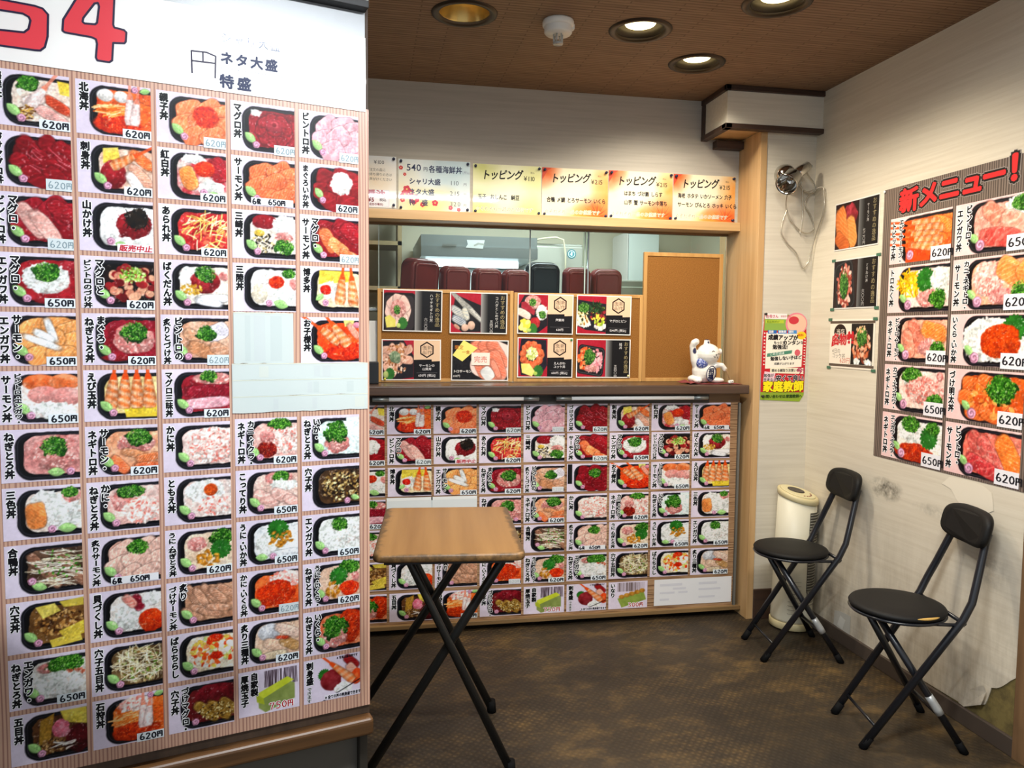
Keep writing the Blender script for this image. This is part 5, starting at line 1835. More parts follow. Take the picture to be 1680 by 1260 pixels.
def card(kind, recipe, name, price, x0, z0, w, h, seed, label, tilt=0.0):
    F = Flat()
    F.rect(0, 0, w, h, '#e9e6e2')
    b = .005
    asp = .52 * (w - 2 * b) / (h - 2 * b)
    if kind == 'limited':
        p = card_img(seed, recipe, 96, 66, 1.4)
        F.grid(p.I, b, b, w - b, h - b, .0002)
        F.poly([(.006, h * .62), (.06, h * .99), (.13, h * .80), (.055, h * .47)], '#ece37a', .0005)
        F.text('限定', .016, h * .77, .022, '#c87a2a', off=.02, w=.0008); F.text('一食', .052, h * .66, .020, '#c87a2a', off=.02, w=.0008)
        F.text('トロサーモン丼', .010, h * .20, .0155, '#e8e6e2', off=.02, w=.0008); F.text('650円', .010, h * .09, .0135, '#e8e6e2', off=.0, w=.0008)
    else:
        p = card_img(seed, recipe, 60, int(60 / asp) + 1, asp if asp > 1.0 else 1.05)
        xm = b + .54 * (w - 2 * b)
        F.grid(p.I, b, b, xm, h - b, .0002)
        if kind == 'new':
            F.rect(xm, h * .40, w - b, h - b, '#e3c2a2', .0002)
            F.poly([(xm, b), (w - b, b), (w - b, h * .47), (w - .045, h * .46), (w - .046, h * .51), (xm, h * .50)], '#131216', .0004)
            cx, cy_, rr = (xm + w - b) / 2, h * .745, h * .185
            F.stroke([(cx + rr * math.cos(R(30 + 60 * i)) * .93, cy_ + rr * math.sin(R(30 + 60 * i))) for i in range(6)], .0031, '#22120f', .0005, True)
            F.text('逸', cx - rr * .66, cy_ + .002, rr * .62, '#3a2420', off=-.005, w=.0006); F.text('品', cx - rr * .66, cy_ - rr * .56, rr * .56, '#3a2420', off=-.005, w=.0006)
            F.text('新', cx + rr * .08, cy_ + .002, rr * .6, '#3a2420', off=-.005, w=.0006); F.text('作', cx + rr * .08, cy_ - rr * .56, rr * .6, '#3a2420', off=-.005, w=.0006)
            F.stroke([(cx, cy_ - rr * .6), (cx, cy_ + rr * .6)], .0006, '#3a2420', .0006)
            for i, t_ in enumerate(name):
                F.text(t_, (xm + w - b) / 2, h * .33 - i * .017, .0155, '#dcdadc', off=.01, w=.0008, anchor='c')
            F.stroke([(xm + .014, h * .18), (w - .018, h * .18)], .0004, '#77757a', .0008)
            F.text(price, (xm + w - b) / 2, h * .09, .0145, '#dcdadc', off=.01, w=.0008, anchor='c')
        elif kind == 'rec':
            n = 10
            for i in range(n):
                a0, a1 = xm + (.26 * (w - xm)) * i / n, xm + (.26 * (w - xm)) * (i + 1) / n
                g_ = int(150 - 120 * i / n)
                F.rect(a0, b, a1, h - b, '#%02x%02x%02x' % (g_, g_, g_), .0003)
            F.rect(xm + .26 * (w - xm), b, w - b, h - b, '#111114', .0003)
            F.text('おすすめの逸品', w - .036, h - .012, h * .120, '#b9a878', off=-.008, vert=True, sx=1.0, gap=-.03, w=.0006)
            F.text(name[0], w - .062, h - .018, h * .085, '#d6d4d2', off=.0, vert=True, w=.0006)
            F.text(price, w - .088, h * .34, h * .085, '#c9c7c6', off=.0, vert=True, w=.0006)
    o = F.build('dish_card', None)
    frame(o, (x0, 3.7965, z0), (1, 0, tilt), (-tilt, 0, 1))
    tag(o, label, 'dish card', 'dish cards pinned on the corkboards')
    MB().box((0, 0, -.0012), (w, h, -.0003)).build('backing_sheet', m_white, o)
    return o


card('rec', r_hamachi, ['ハマチネギトロ丼'], '六二〇円', .070, 1.447, .288, .203, 11, 'dish card with pink rosette of sliced fish and yellow ginger', -.012)
card('rec', r_kohada, ['コハダとしめサバ丼'], '五四〇円', .396, 1.439, .287, .203, 12, 'dish card with silver skinned fish strips on black', -.008)
c3 = card('new', r_aburi, ['サーモンの', '山葵丼'], '650円 [税込]', .066, 1.207, .288, .200, 13, 'dish card with grey green topped browned salmon, lower left corner')
c4 = card('limited', r_toro, [], '', .404, 1.205, .287, .203, 14, 'dish card with orange salmon slices under a sold out note', -.01)
card('new', r_kaisen2, ['海鮮丼'], '620円', .735, 1.440, .288, .201, 15, 'dish card with tuna block, chrysanthemum and green wasabi on red cloth', -.01)
card('new', r_two, ['マグロとビン'], '1240円 [税込]', 1.040, 1.4395, .290, .200, 16, 'dish card showing two bowls side by side on red cloth', -.012)
c7 = card('new', r_enkai, ['えんがわ', 'ユッケ丼'], '650円 [税込]', .737, 1.220, .287, .202, 17, 'dish card with orange fish ring around pale centre and yellow ginger', -.006)
c8 = card('rec', r_poke, ['鮭丼'], '五四〇円', 1.043, 1.2185, .288, .198, 18, 'dish card with diced orange and pink fish around green onion', -.004)
F = Flat()
F.rect(0, 0, .092, .062, '#ece4d8')
F.text('完売', .012, .016, .034, '#d8503c', off=.0)
so = F.build('sold_out_note', c4, True)
so.location = (.100, .078, .003)
MB().ball((.015, .006, .003), .006, (1, 1, .6)).build('push_pin', mat('yellow_pin', '#c9c23a', .4), c3)
MB().ball((.278, .192, .003), .006, (1, 1, .6)).build('push_pin', mat('green_pin', '#2f8a4a', .4), c7)
MB().ball((.278, .010, .003), .006, (1, 1, .6)).build('push_pin', mat('pale_pin', '#d9d49a', .4), c8)

# three cards on the right wall
def wall_card(paint, y0, z0, w, h, label, corners):
    F = Flat()
    paint(F, w, h)
    o = F.build('wall_card')
    frame(o, (XR - .0022, y0, z0), (0, -1, 0), (0, 0, 1))
    tag(o, label, 'wall card', 'small cards taped in a column on the right wall')
    MB().box((0, 0, -.0012), (w, h, -.0003)).build('backing_sheet', m_white, o)
    if corners:
        for (x, y) in ((.0, .0), (w, .0), (0, h), (w, h)):
            MB().box((x - .016, y - .007, .0003), (x + .014, y + .006, .0012)).build('corner_tape', mat('green_tape', '#3c6a52', .45), o)
    return o


def wc_rec(recipe, name, seed, price):
    def f(F, w, h):
        F.rect(0, 0, w, h, '#d9d6d0')
        p = card_img(seed, recipe, 60, 60, 1.05, '#2a1a1a')
        F.grid(p.I, .004, .006, w * .56, h - .006, .0002)
        for i in range(8):
            g_ = int(105 - 80 * i / 8)
            F.rect(w * (.56 + .12 * i / 8), .006, w * (.56 + .12 * (i + 1) / 8), h - .006, '#%02x%02x%02x' % (g_, g_, g_), .0003)
        F.rect(w * .68, .006, w - .004, h - .006, '#131215', .0003)
        F.text('おすすめの逸品', w - .046, h - .012, h * .125, '#a89a70', off=-.008, vert=True, gap=-.02, w=.0006)
        F.text(name, w - .085, h - .03, h * .075, '#bcb9b6', off=0, vert=True, w=.0006)
        F.text(price, w - .11, h * .38, h * .085, '#bcb9b6', off=0, vert=True, w=.0006)
    return f


def wc_best(F, w, h):
    F.rect(0, 0, w, h, '#e8ddcc')
    F.rect(0, h - .020, w, h - .008, '#5a4c40', .0002)
    F.rect(0, .008, w, .020, '#5a4c40', .0002)
    p = card_img(77, r_best, 52, 64, 1.05)
    F.grid(p.I, w * .50, .021, w - .012, h - .021, .0003)
    F.disc(w * .24, h - .062, .048, '#241816', .0003, 24, .040)
    F.text('当店', w * .24 - .030, h - .072, .033, '#e8dccc', off=.0, w=.0006)
    F.poly([(.014, h * .43), (.17, h * .62), (.168, h * .70), (.02, h * .66)], '#c2242c', .0003)
    F.text('名物', .022, h * .50, .056, '#c2242c', off=.06, w=.0006, halo='#e8ddcc', hoff=.09, hw=.0005)
    F.text('!!', .138, h * .52, .075, '#c2242c', off=.05, w=.0008, sx=1.3)
    F.text('4日の', .022, h * .31, .026, '#4a4038', off=-.01, w=.0005); F.text('コッケ丼', .022, h * .21, .026, '#4a4038', off=-.01, w=.0005)
    F.text('620円', .085, h * .115, .030, '#c8502c', off=-.005, w=.0005)


wall_card(wc_rec(r_uni2, 'サーモン丼', 71, '七二〇円'), 3.366, 1.846, .324, .222, 'wall card with orange fillets, topmost of the column by the corner', False)
wall_card(wc_rec(r_mince2, 'とりわけ丼', 72, '六〇〇円'), 3.362, 1.571, .328, .231, 'wall card with chopped red fish under green onion, middle of the column', True)
wall_card(wc_best, 3.372, 1.294, .334, .229, 'cream wall card with red lettering, lowest of the column', True)

# tutor flyer on the alcove wall
def flyer(F, w, h):
    top = h * .62
    F.poly([(0, .004), (w - .03, -.01), (w - .008, .02), (w, h * .70), (w - .004, h * .84), (w * .86, h * .97), (.012, h), (.004, h * .7)], '#c4242e')
    F.poly([(0, .0), (w - .03, -.012), (w - .008, .02), (w - .006, h * .08), (0, h * .09)], '#8aa432', .0001)
    F.poly([(.012, h * .80), (w * .62, h * .80), (w * .58, h * .985), (.014, h)], '#8cae4c', .0002)
    F.poly([(.014, h * .935), (w * .55, h * .93), (w * .55, h * .995), (.014, h)], '#efe8e2', .0003)
    F.text('お母さん', .02, h * .95, .017, '#c2305a', off=.03, w=.0005); F.text('家庭学習の', .10, h * .955, .011, '#c2305a', off=.0, w=.0005)
    F.rect(.02, h * .885, w * .48, h * .92, '#b8c83a', .0003); F.text('家庭教師が', .024, h * .89, .014, '#4c7a2c', off=.0, w=.0005)
    F.disc(w * .76, h * .88, .060, '#e88a96', .0004, 24, .056); F.disc(w * .77, h * .88, .052, '#eabfa4', .0005, 24, .048); F.disc(w * .70, h * .92, .028, '#cc3a44', .0006, 16, .02)
    F.poly([(w * .09, h * .36), (w * .90, h * .38), (w * .92, h * .76), (w * .10, h * .78)], '#f3ebda', .0006)
    for i, (c, a) in enumerate((('#2f6ab8', '国語'), ('#3a80cc', '算数英'), ('#4a8ed0', '理科'))):
        F.rect(.032 + i * .055, h * .765, .080 + i * .055, h * .805, c, .0008); F.text(a, .036 + i * .055, h * .775, .0135, '#f4f2e8', off=.04, w=.001)
    F.disc(w * .88, h * .745, .026, '#f0cc28', .0009, 16, .020); F.text('無料', w * .80, h * .735, .016, '#d84a20', off=.03, w=.001)
    K = '#1c181c'
    F.text('成績アップが', .034, h * .700, .028, K, off=.06, sx=.98, w=.0009, rot=-.02)
    F.text('もっとも', .066, h * .648, .016, K, off=.05, w=.0009); F.text('カンタン', .116, h * .640, .025, K, off=.06, sx=.95, w=.0009); F.text('な', .212, h * .648, .017, K, off=.04, w=.0009)
    F.text('勉強法!', .060, h * .590, .025, K, off=.05, w=.0009)
    F.poly([(.03, h * .495), (.165, h * .535), (.168, h * .575), (.032, h * .535)], '#4f8a72', .0009); F.text('この方法は', .046, h * .513, .016, '#e8efe6', off=.02, rot=.09, w=.0012)
    F.disc(w * .80, h * .545, .016, '#d8606a', .0009, 14); F.text('勉強しない子ほど', .050, h * .455, .0215, K, off=.05, w=.0009, rot=.05)
    F.text('成績が上がります', .07, h * .405, .014, K, off=.02, w=.0009)
    F.poly([(.05, h * .31), (w - .012, h * .295), (w - .012, h * .365), (.05, h * .375)], '#f2ead0', .0007)
    F.text('諦める親取り次第いま', .058, h * .325, .0165, K, off=.04, w=.0009, sx=.92); F.text('今!', w - .052, h * .305, .036, '#b02a5a', off=.05, w=.0009)
    F.poly([(.012, h * .19), (.07, h * .21), (.08, h * .31), (.02, h * .33)], '#f0c8d4', .0006)
    F.text('勉強が', .016, h * .265, .0185, K, off=.04, w=.0009, halo='#f2dce2', hoff=.12, hw=.0007); F.text('苦手な子', .014, h * .215, .0185, K, off=.04, w=.0009, halo='#f2dce2', hoff=.12, hw=.0007)
    F.text('安くて良い', .082, h * .215, .035, K, off=.05, sx=.88, w=.0009, halo='#f4e6e8', hoff=.11, hw=.0007)
    F.text('家庭教師', .012, h * .105, .056, '#f4e21c', off=.06, w=.0012, halo='#2a0c10', hoff=.11, hw=.001)
    F.text('お問い合わせは:家庭教師へ', .012, h * .022, .0175, '#2a4416', off=.05, w=.0009, sx=1.02)
    for i in range(10):
        a = R(150 + i * 6)
        F.poly([(0 + .012, h * (.40 + i * .04)), (.022, h * (.41 + i * .04)), (.012, h * (.42 + i * .04))], '#f0ece4', .0005)
        F.poly([(w - .006, h * (.40 + i * .033)), (w - .018, h * (.41 + i * .033)), (w - .006, h * (.415 + i * .033))], '#f0ece4', .0005)


F = Flat()
flyer(F, .246, .432)
fo = F.build('flyer', None)
frame(fo, (1.929, YF - .0025, 1.122), (1, 0, 0), (-.012, 0, 1))
tag(fo, 'colourful red home tutoring flyer on the narrow wall beside the jamb', 'flyer')
MB().box((.006, .02, -.0016), (.225, .39, -.0004)).build('backing_sheet', m_white, fo)
pins(fo, [(.016, .428), (.010, .018)], mat('dark_pin', '#2a2420', .4), .006)

# ================================================================== LIDS BEHIND THE GLASS
def lid(x, z, w, h, rz, tilt, colour, label):
    """deep eight-sided tub standing on its edge, its base towards the room"""
    e = empty('tub', (x, 4.03 + (.05 if colour == 'black' else 0), z), rz)
    tag(e, label, 'tub', 'tubs standing behind the serving window')
    m = mat('tub_' + colour, {'maroon': '#6b2523', 'black': '#12161a'}[colour], .25, spec=.35)

    def ring(hw, y, cut, zoff=0):
        pts = []
        for cx, cz, a0 in ((1, 1, 0), (-1, 1, 90), (-1, -1, 180), (1, -1, 270)):
            for k in range(7):
                a = R(a0 + 15 * k)
                c = cut
                px = cx * (hw[0] - c) + c * math.cos(a)
                pz = cz * (hw[1] - c) + c * math.sin(a)
                pts.append((px, y - (pz + h / 2) * tilt, h / 2 + pz))
        return pts
    W, H = w / 2, h / 2
    c = w * .26
    MB().loft([ring((W, H), .055, c), ring((W, H), .045, c), ring((W * .97, H * .97), .040, c), ring((W * .90, H * .92), -.02, c * .9), ring((W * .84, H * .87), -.034, c * .8), ring((W * .74, H * .78), -.036, c * .5)]).build('body', m, e)
    MB().loft([ring((W * .72, H * .76), -.0362, c * .4), ring((W * .70, H * .74), -.046, c * .4), ring((W * .62, H * .67), -.048, c * .35), ring((W * .6, H * .65), -.044, c * .35)]).build('foot_ring', m, e)
    return e


lid(.268, 1.562, .190, .262, .50, .10, 'maroon', 'maroon tub turned sideways, beside the left menu board')
lid(.449, 1.562, .160, .230, .10, .10, 'maroon', 'maroon tub directly right of the sideways maroon tub')
lid(.617, 1.562, .157, .222, .05, .10, 'maroon', 'maroon tub in the middle of the row, third from the menu board')
lid(.770, 1.562, .146, .217, 0, .10, 'maroon', 'maroon tub directly left of the black tub')
lid(.930, 1.562, .187, .264, 0, .05, 'black', 'black tub standing among the maroon tubs')
lid(1.104, 1.562, .148, .236, -.05, .10, 'maroon', 'maroon tub directly right of the black tub')
lid(1.268, 1.562, .172, .232, -.12, .10, 'maroon', 'maroon tub at the end of the row nearest the tall corkboard')
sh = empty('shelf', (.75, 4.03, 1.2))
tag(sh, 'steel shelf behind the glass holding the row of tubs', 'shelf')
MB().box((-.75, -.13, .345), (.70, .13, .362), .003).build('board', m_steel, sh)
for x in (-.6, .55):
    MB().box((x - .012, -.1, -.0035), (x + .012, .1, .3445)).build('bracket', m_steel_d, sh)

# ================================================================== KITCHEN
m_kshelf = mat('shelf_beige', '#a8926a', .55)  # plain beige of the kitchen shelving
e = empty('extractor_hood', (.30, 4.45, 0))
tag(e, 'stainless steel extractor hood in the kitchen', 'extractor hood')
MB().loft([[(0, 0, 1.875), (.68, 0, 1.875), (.68, .8195, 1.875), (0, .8195, 1.875)], [(0, 0, 1.935), (.68, 0, 1.935), (.68, .8195, 1.935), (0, .8195, 1.935)], [(.0, .02, 1.936), (.68, .02, 1.936), (.68, .8195, 1.936), (.0, .8195, 1.936)], [(.0, .02, 2.0), (.68, .02, 2.0), (.68, .8195, 2.0), (.0, .8195, 2.0)]], smooth=False).build('canopy', mat('hood_steel', '#8f999b', .35, metal=.6), e)
MB().box((.12, -.004, 1.935), (.20, -.0005, 1.947)).build('name_plate', m_steel_d, e)
F = Flat()
F.poly([(0, .004), (.10, 0), (.11, .05), (.006, .048), (.012, .024)], '#e4ecec')
F.poly([(.05, .012), (.075, .024), (.11, .02), (.105, .03), (.07, .034), (.046, .02)], '#b8bfb8', .0003)
o = F.build('torn_sticker', e, True)
frame(o, (.255, -.0015, 1.925), (1, 0, 0), (0, 0, 1))
MB().tube([(.05, .35, 1.860), (.63, .35, 1.860)], .014, 12).build('lamp_tube', mat('hood_lamp', '#ffffff', .3, emit='#e4f4ff', estr=14.0), e)
ld = bpy.data.lights.new('hood_light', 'AREA')
ld.shape = 'RECTANGLE'
ld.size, ld.size_y = .55, .3
ld.energy = 14
ld.color = (.88, .96, 1.0)
lo = bpy.data.objects.new('hood_light', ld)
C.objects.link(lo)
lo.parent = e
lo.location = (.34, .36, 1.84)
structure(MB().box((.28, 5.27, 1.0), (1.25, 5.298, 1.87)).build('wall_kitchen_panel', mat('splash_panel', '#cfdadb', .35)))


e = empty('refrigerator', (1.20, 4.9, 0))
tag(e, 'grey steel refrigerator with a round blue emblem', 'refrigerator')
MB().box((-.20, 0, .06), (.18, .38, 2.02), .01).build('body', mat('fridge_grey', '#a9aca2', .4, metal=.25), e)
MB().box((-.195, -.022, 1.0), (.175, -.0005, 2.0), .006).build('door', mat('fridge_door', '#b2b4a9', .38, metal=.2), e)
MB().box((-.2, .03, 0), (.18, .36, .059)).build('plinth', m_black, e)
MB().tube([(.15, -.024, 1.2), (.15, -.05, 1.22), (.15, -.05, 1.5), (.15, -.024, 1.52)], .008).build('handle', m_steel, e)
F = Flat()
F.disc(0, 0, .030, '#2f7f8c', 0, 28)
F.disc(0, 0, .024, '#dfe9e6', .0003, 28)
F.disc(0, 0, .019, '#4f9aa6', .0005, 24)
F.disc(0, -.003, .0062, '#e6f0ee', .0007, 16, .0105)
F.poly([(-.005, .004), (-.0125, -.004), (-.0105, -.006), (-.004, -.001)], '#e6f0ee', .0008)
F.poly([(.005, .004), (.0125, .010), (.0115, .012), (.003, .006)], '#e6f0ee', .0009)
F.disc(0, .0105, .0045, '#e6f0ee', .0010, 12)
o = F.build('round_emblem', e, True)
frame(o, (.098, -.0232, 1.955), (1, 0, 0), (0, 0, 1))
o = MB().tube([(-.24, .03, 2.030), (-.19, .0, 2.045), (-.10, -.01, 2.055), (-.05, -.012, 2.04), (-.035, -.013, 1.95), (-.033, -.013, 1.70)], .006, 8).build('power_cord', mat('ivory_cord', '#d8d2b4', .5))
o.location = (1.285, 4.86, 0)
tag(o, 'ivory cord looping down in front of the refrigerator', 'cord')

e = empty('wall_cabinet', (1.72, 4.95, 1.0))
tag(e, 'white cabinet standing behind the tall corkboard', 'cabinet')
MB().box((-.02, 0, 0), (.20, .3, 1.12), .004).build('body', mat('cabinet_white', '#dfe6e2', .35), e)
MB().box((-.026, -.02, .0), (-.0205, .3, 1.11)).build('side_strip', m_white, e)
MB().box((-.015, -.018, .01), (.195, -.0005, 1.10), .003).build('door', mat('cabinet_door', '#dbe6e1', .35), e)
e = empty('steel_box', (1.63, 4.38, 0))
tag(e, 'grey steel box top showing beside the tall corkboard', 'box')
MB().box((-.22, 0, 0), (.20, .4, 1.76), .008).build('body', mat('box_grey', '#9da294', .45, metal=.2), e)
MB().box((-.18, -.012, 1.2), (.16, -.0005, 1.72), .004).build('front_cover', mat('box_cover', '#aab09f', .45), e)
# left of the hood: beige shelving with boxes
e = empty('kitchen_shelf', (-.15, 4.9, 0))
tag(e, 'beige kitchen shelving beyond the glass beside the left menu board', 'shelving')
for z in (1.45, 1.70, 1.98):
    MB().box((-.6, 0, z), (.36, .35, z + .025)).build('shelf_board', m_kshelf, e)
for x in (-.6, .335):
    MB().box((x, .0, 0), (x + .025, .35, 2.2)).build('upright', m_kshelf, e)
for i, (x, z, w, h, c, lb) in enumerate(((-.10, 1.7255, .20, .10, '#8a6f48', 'brown carton on the beige kitchen shelf, upper board'), (-.12, 1.4755, .22, .11, '#a58452', 'tan carton on the beige kitchen shelf, lower board'))):
    e = empty('carton', (x, 4.98, z))
    tag(e, lb, 'carton')
    MB().box((-w / 2, 0, 0), (w / 2, .2, h), .003).build('body', mat('carton_%d' % i, c, .7), e)
    MB().box((-w / 2, -.0012, h * .52), (w / 2, .0002, h * .9)).build('dark_band', mat('carton_band', '#2c241c', .6), e)
o = MB().box((.02, 4.2, 2.02), (.235, 4.21, 2.10)).build('hanging_notice', mat('notice_grey', '#a9a594', .6))
for x_ in (.04, .215):
    MB().tube([(x_, 4.205, 2.1005), (x_, 4.205, 2.4995)], .0012, 6).build('string', m_white, o)
tag(o, 'grey hanging notice with faint print behind the glass', 'notice')
F = Flat()
for i in range(2):
    F.rect(.01 + i * .17, .058, .038 + i * .17, .07, '#4c5060', .0003)
F.text('お持ち帰り', .05, .05, .020, '#6c6a66', off=.0)
F.text('ありがとうございます', .02, .012, .017, '#6c6a66', off=0)
p_ = F.build('printed_text', o, True)
frame(p_, (.02, 4.1995, 2.02), (1, 0, 0), (0, 0, 1))
ld = bpy.data.lights.new('kitchen_fluorescent', 'AREA')
ld.shape = 'RECTANGLE'
ld.size, ld.size_y = 1.2, .25
ld.energy = 26
ld.color = (.90, .97, 1.0)
ke = empty('ceiling_light', (.95, 4.35, 2.50))
tag(ke, 'fluorescent ceiling fixture inside the kitchen', 'ceiling light')
MB().box((-.62, -.1, -.045), (.62, .1, -.0005), .006).build('housing', m_white, ke)
MB().tube([(-.58, 0, -.058), (.58, 0, -.058)], .0125, 12).build('lamp_tube', MATS['hood_lamp'], ke)
lo = bpy.data.objects.new('kitchen_fluorescent', ld)
C.objects.link(lo)
lo.parent = ke
lo.location = (0, 0, -.09)

# black box and cups at the end of the worktop
e = empty('card_terminal', (.015, 3.70, 1.1965))
tag(e, 'small black box on the worktop beside the left menu board', 'box')
MB().box((-.035, -.03, 0), (.035, .03, .105), .004).build('body', mat('box_black', '#191b1e', .4), e)
MB().box((-.030, -.0312, .01), (.030, -.0302, .095)).build('face_panel', mat('box_face', '#202428', .25), e)
e = empty('paper_pack', (.025, 3.84, 1.1965))
tag(e, 'white paper pack standing behind the small black box', 'paper pack')
MB().loft([[(-.03, -.015, 0), (.03, -.015, 0), (.03, .015, 0), (-.03, .015, 0)], [(-.018, -.008, .3), (.03, -.008, .3), (.03, .008, .3), (-.018, .008, .3)]], smooth=False).build('body', m_white, e)
MB().box((-.026, -.017, .06), (.028, -.0155, .08)).build('label_strip', mat('grey_label', '#b8bcbc', .5), e)

# ================================================================== CAT FIGURINE
def figurine():
    e = empty('lucky_cat', (1.675, 3.66, 1.2005))
    tag(e, 'white ceramic beckoning cat figurine at the end of the worktop', 'figurine')
    q = MB()
    ro = lambda ax, a: Matrix.Rotation(a, 3, ax)
    q.ball((0, 0, .062), .06, (1.02, .80, 1.05))           # trunk
    q.ball((-.005, .004, .105), .050, (1.0, .8, 1.0))
    q.ball((-.038, .012, .020), .034, (1.1, 1.3, .62), rot=ro('Z', .3))    # haunch
    q.ball((-.045, -.030, .014), .022, (1.0, 1.35, .64))   # foot left
    q.ball((.062, -.014, .014), .026, (1.6, 1.0, .56), rot=ro('Z', -.2))   # foot right
    q.ball((.014, -.016, .146), .058, (1.06, .94, .93))    # head
    q.loft([[(.012 + r_ * math.cos(a) + dx, -.01 + r_ * math.sin(a) * .8, z) for a in [2 * PI * k / 14 for k in range(14)]] for r_, z, dx in ((.020, .185, -.002), (.0155, .205, -.003), (.0150, .216, -.003), (.009, .220, -.003))])   # ear pointing up
    ear = Vector((.93, -.1, .30)).normalized()
    q.lathe([(.022, .03), (.0165, .058), (.015, .070), (.010, .075), (0, .0765)], (.014, -.014, .140), tuple(ear), 14)  # ear pointing sideways
    q.tube([(-.035, 0, .085), (-.052, -.004, .115), (-.060, -.006, .150), (-.066, -.008, .185), (-.063, -.016, .202), (-.054, -.022, .210)], [.026, .021, .0175, .0165, .0175, .016], 14)   # raised arm
    q.ball((-.054, -.022, .208), .0165)
    q.tube([(.035, -.02, .080), (.060, -.03, .092), (.082, -.036, .090), (.096, -.036, .074)], [.017, .015, .0135, .012], 12)      # reaching arm
    q.ball((.097, -.036, .072), .0125)
    q.ball((.002, .052, .022), .016, (1.0, 1.2, 1.0))      # tail
    b = q.build('body', m_print(), e)
    rm = b.modifiers.new('one_skin', 'REMESH')
    rm.mode = 'VOXEL'
    rm.voxel_size = .0028
    sm = b.modifiers.new('even', 'SMOOTH')
    sm.iterations = 5
    dg = bpy.context.evaluated_depsgraph_get()
    me = bpy.data.meshes.new_from_object(b.evaluated_get(dg))
    b.modifiers.clear()
    b.data = me
    n = len(me.vertices)
    co = np.zeros(n * 3)
    me.vertices.foreach_get('co', co)
    co = co.reshape(-1, 3)
    col = np.tile(np.array(lin('#e9e6dd')), (n, 1))

    def dab(c, r_, hexc, soft=.25):
        d = np.linalg.norm((co - np.array(c)) / np.array(r_), axis=1)
        k = np.clip((1 - d) / soft, 0, 1)[:, None]
        col[:] = col * (1 - k) + np.array(lin(hexc)) * k
    NV = '#20264f'
    dab((.009, -.01, .222), (.03, .03, .009), NV); dab((.012, -.026, .205), (.007, .014, .008), NV)
    dab((.092, -.022, .166), (.016, .035, .035), NV, .5); dab((-.060, -.026, .162), (.013, .022, .018), NV)
    dab((.036, -.07, .143), (.006, .03, .005), '#1a2020')      # nose
    for pts in ([(.012, .159), (.018, .163), (.026, .160)], [(.045, .147), (.053, .149), (.062, .147)], [(.022, .136), (.027, .131), (.032, .134)], [(.041, .134), (.046, .130), (.049, .126)]):
        for a_, c_ in zip(pts, pts[1:]):
            for t_ in np.linspace(0, 1, 6):
                dab((a_[0] + (c_[0] - a_[0]) * t_, -.068, a_[1] + (c_[1] - a_[1]) * t_), (.0030, .04, .0030), '#4a4440', .6)
    for (x, z, y) in ((-.052, .012, -.06), (-.045, .012, -.062), (-.038, .012, -.06), (-.058, .214, -.036), (-.05, .216, -.036)):
        dab((x, y, z), (.0018, .012, .004), '#3a3430', .5)
    at = me.color_attributes.new('Col', 'FLOAT_COLOR', 'POINT')
    at.data.foreach_set('color', np.concatenate([col, np.ones((n, 1))], 1).ravel().astype(np.float32))
    for p in me.polygons:
        p.use_smooth = True
    me.materials.clear()
    mg = mat('glazed_ceramic', '#ffffff', .18, coat=.4)
    t = NT(mg)
    a = t.n('ShaderNodeAttribute', attribute_name='Col')
    t.base(a.outputs['Color'])
    me.materials.append(mg)
    # blue patterned bib, wrapped on the chest
    q = MB()
    q.ball((-.022, -.030, .100), .030, (1.05, .72, 1.0))
    mb_ = mat('bib_blue', '#4a5a9c', .3)
    t = NT(mb_)
    vo = t.n('ShaderNodeTexVoronoi')
    vo.inputs['Scale'].default_value = 160
    t.l(t.coord('Object'), vo.inputs['Vector'])
    t.base(t.ramp(vo.outputs['Distance'], [(.25, '#c9cfe4'), (.45, '#3f4f94')]))
    q.build('bib', mb_, e)
    # oval plaque
    q = MB()
    q.lathe([(0, 0), (.025, 0), (.0285, .003), (.029, .006), (.026, .010), (0, .010)], (0, 0, 0), (0, 0, 1), 30, sx=.94, sy=1.36)
    pl = q.build('coin_plaque', mat('plaque_white', '#ece8e2', .2, coat=.3), e)
    frame(pl, (.008, -.060, .052), (1, .10, 0), (0, -.2, 1))
    F = Flat()
    F.stroke([(.0258 * math.cos(a), .0378 * math.sin(a)) for a in [2 * PI * k / 30 for k in range(30)]], .0022, '#20264f', .0102, True)
    F.text('招', -.016, .002, .031, '#1e2244', off=.06, w=.0104)
    F.text('福', -.016, -.029, .031, '#1e2244', off=.06, w=.0104)
    F.build('plaque_lettering', pl)
    rod = MB().tube([(.097, -.046, .076), (.104, -.052, .052), (.113, -.060, .020)], .0022, 8).build('rod', mat('rod_brown', '#8a6a48', .5), e)
    tg = MB().box((-.014, -.008, 0), (.014, .008, .016), .005, 3).build('dice_tag', mat('tag_white', '#ece8e0', .3), e)
    tg.location = (.120, -.062, .001)
    tg.rotation_euler = (0, -.12, .2)
    for x in (-.006, .004):
        MB().ball((x, -.0082, .008), .0024, (1, .3, 1.2), 10).build('dot', m_black, tg)


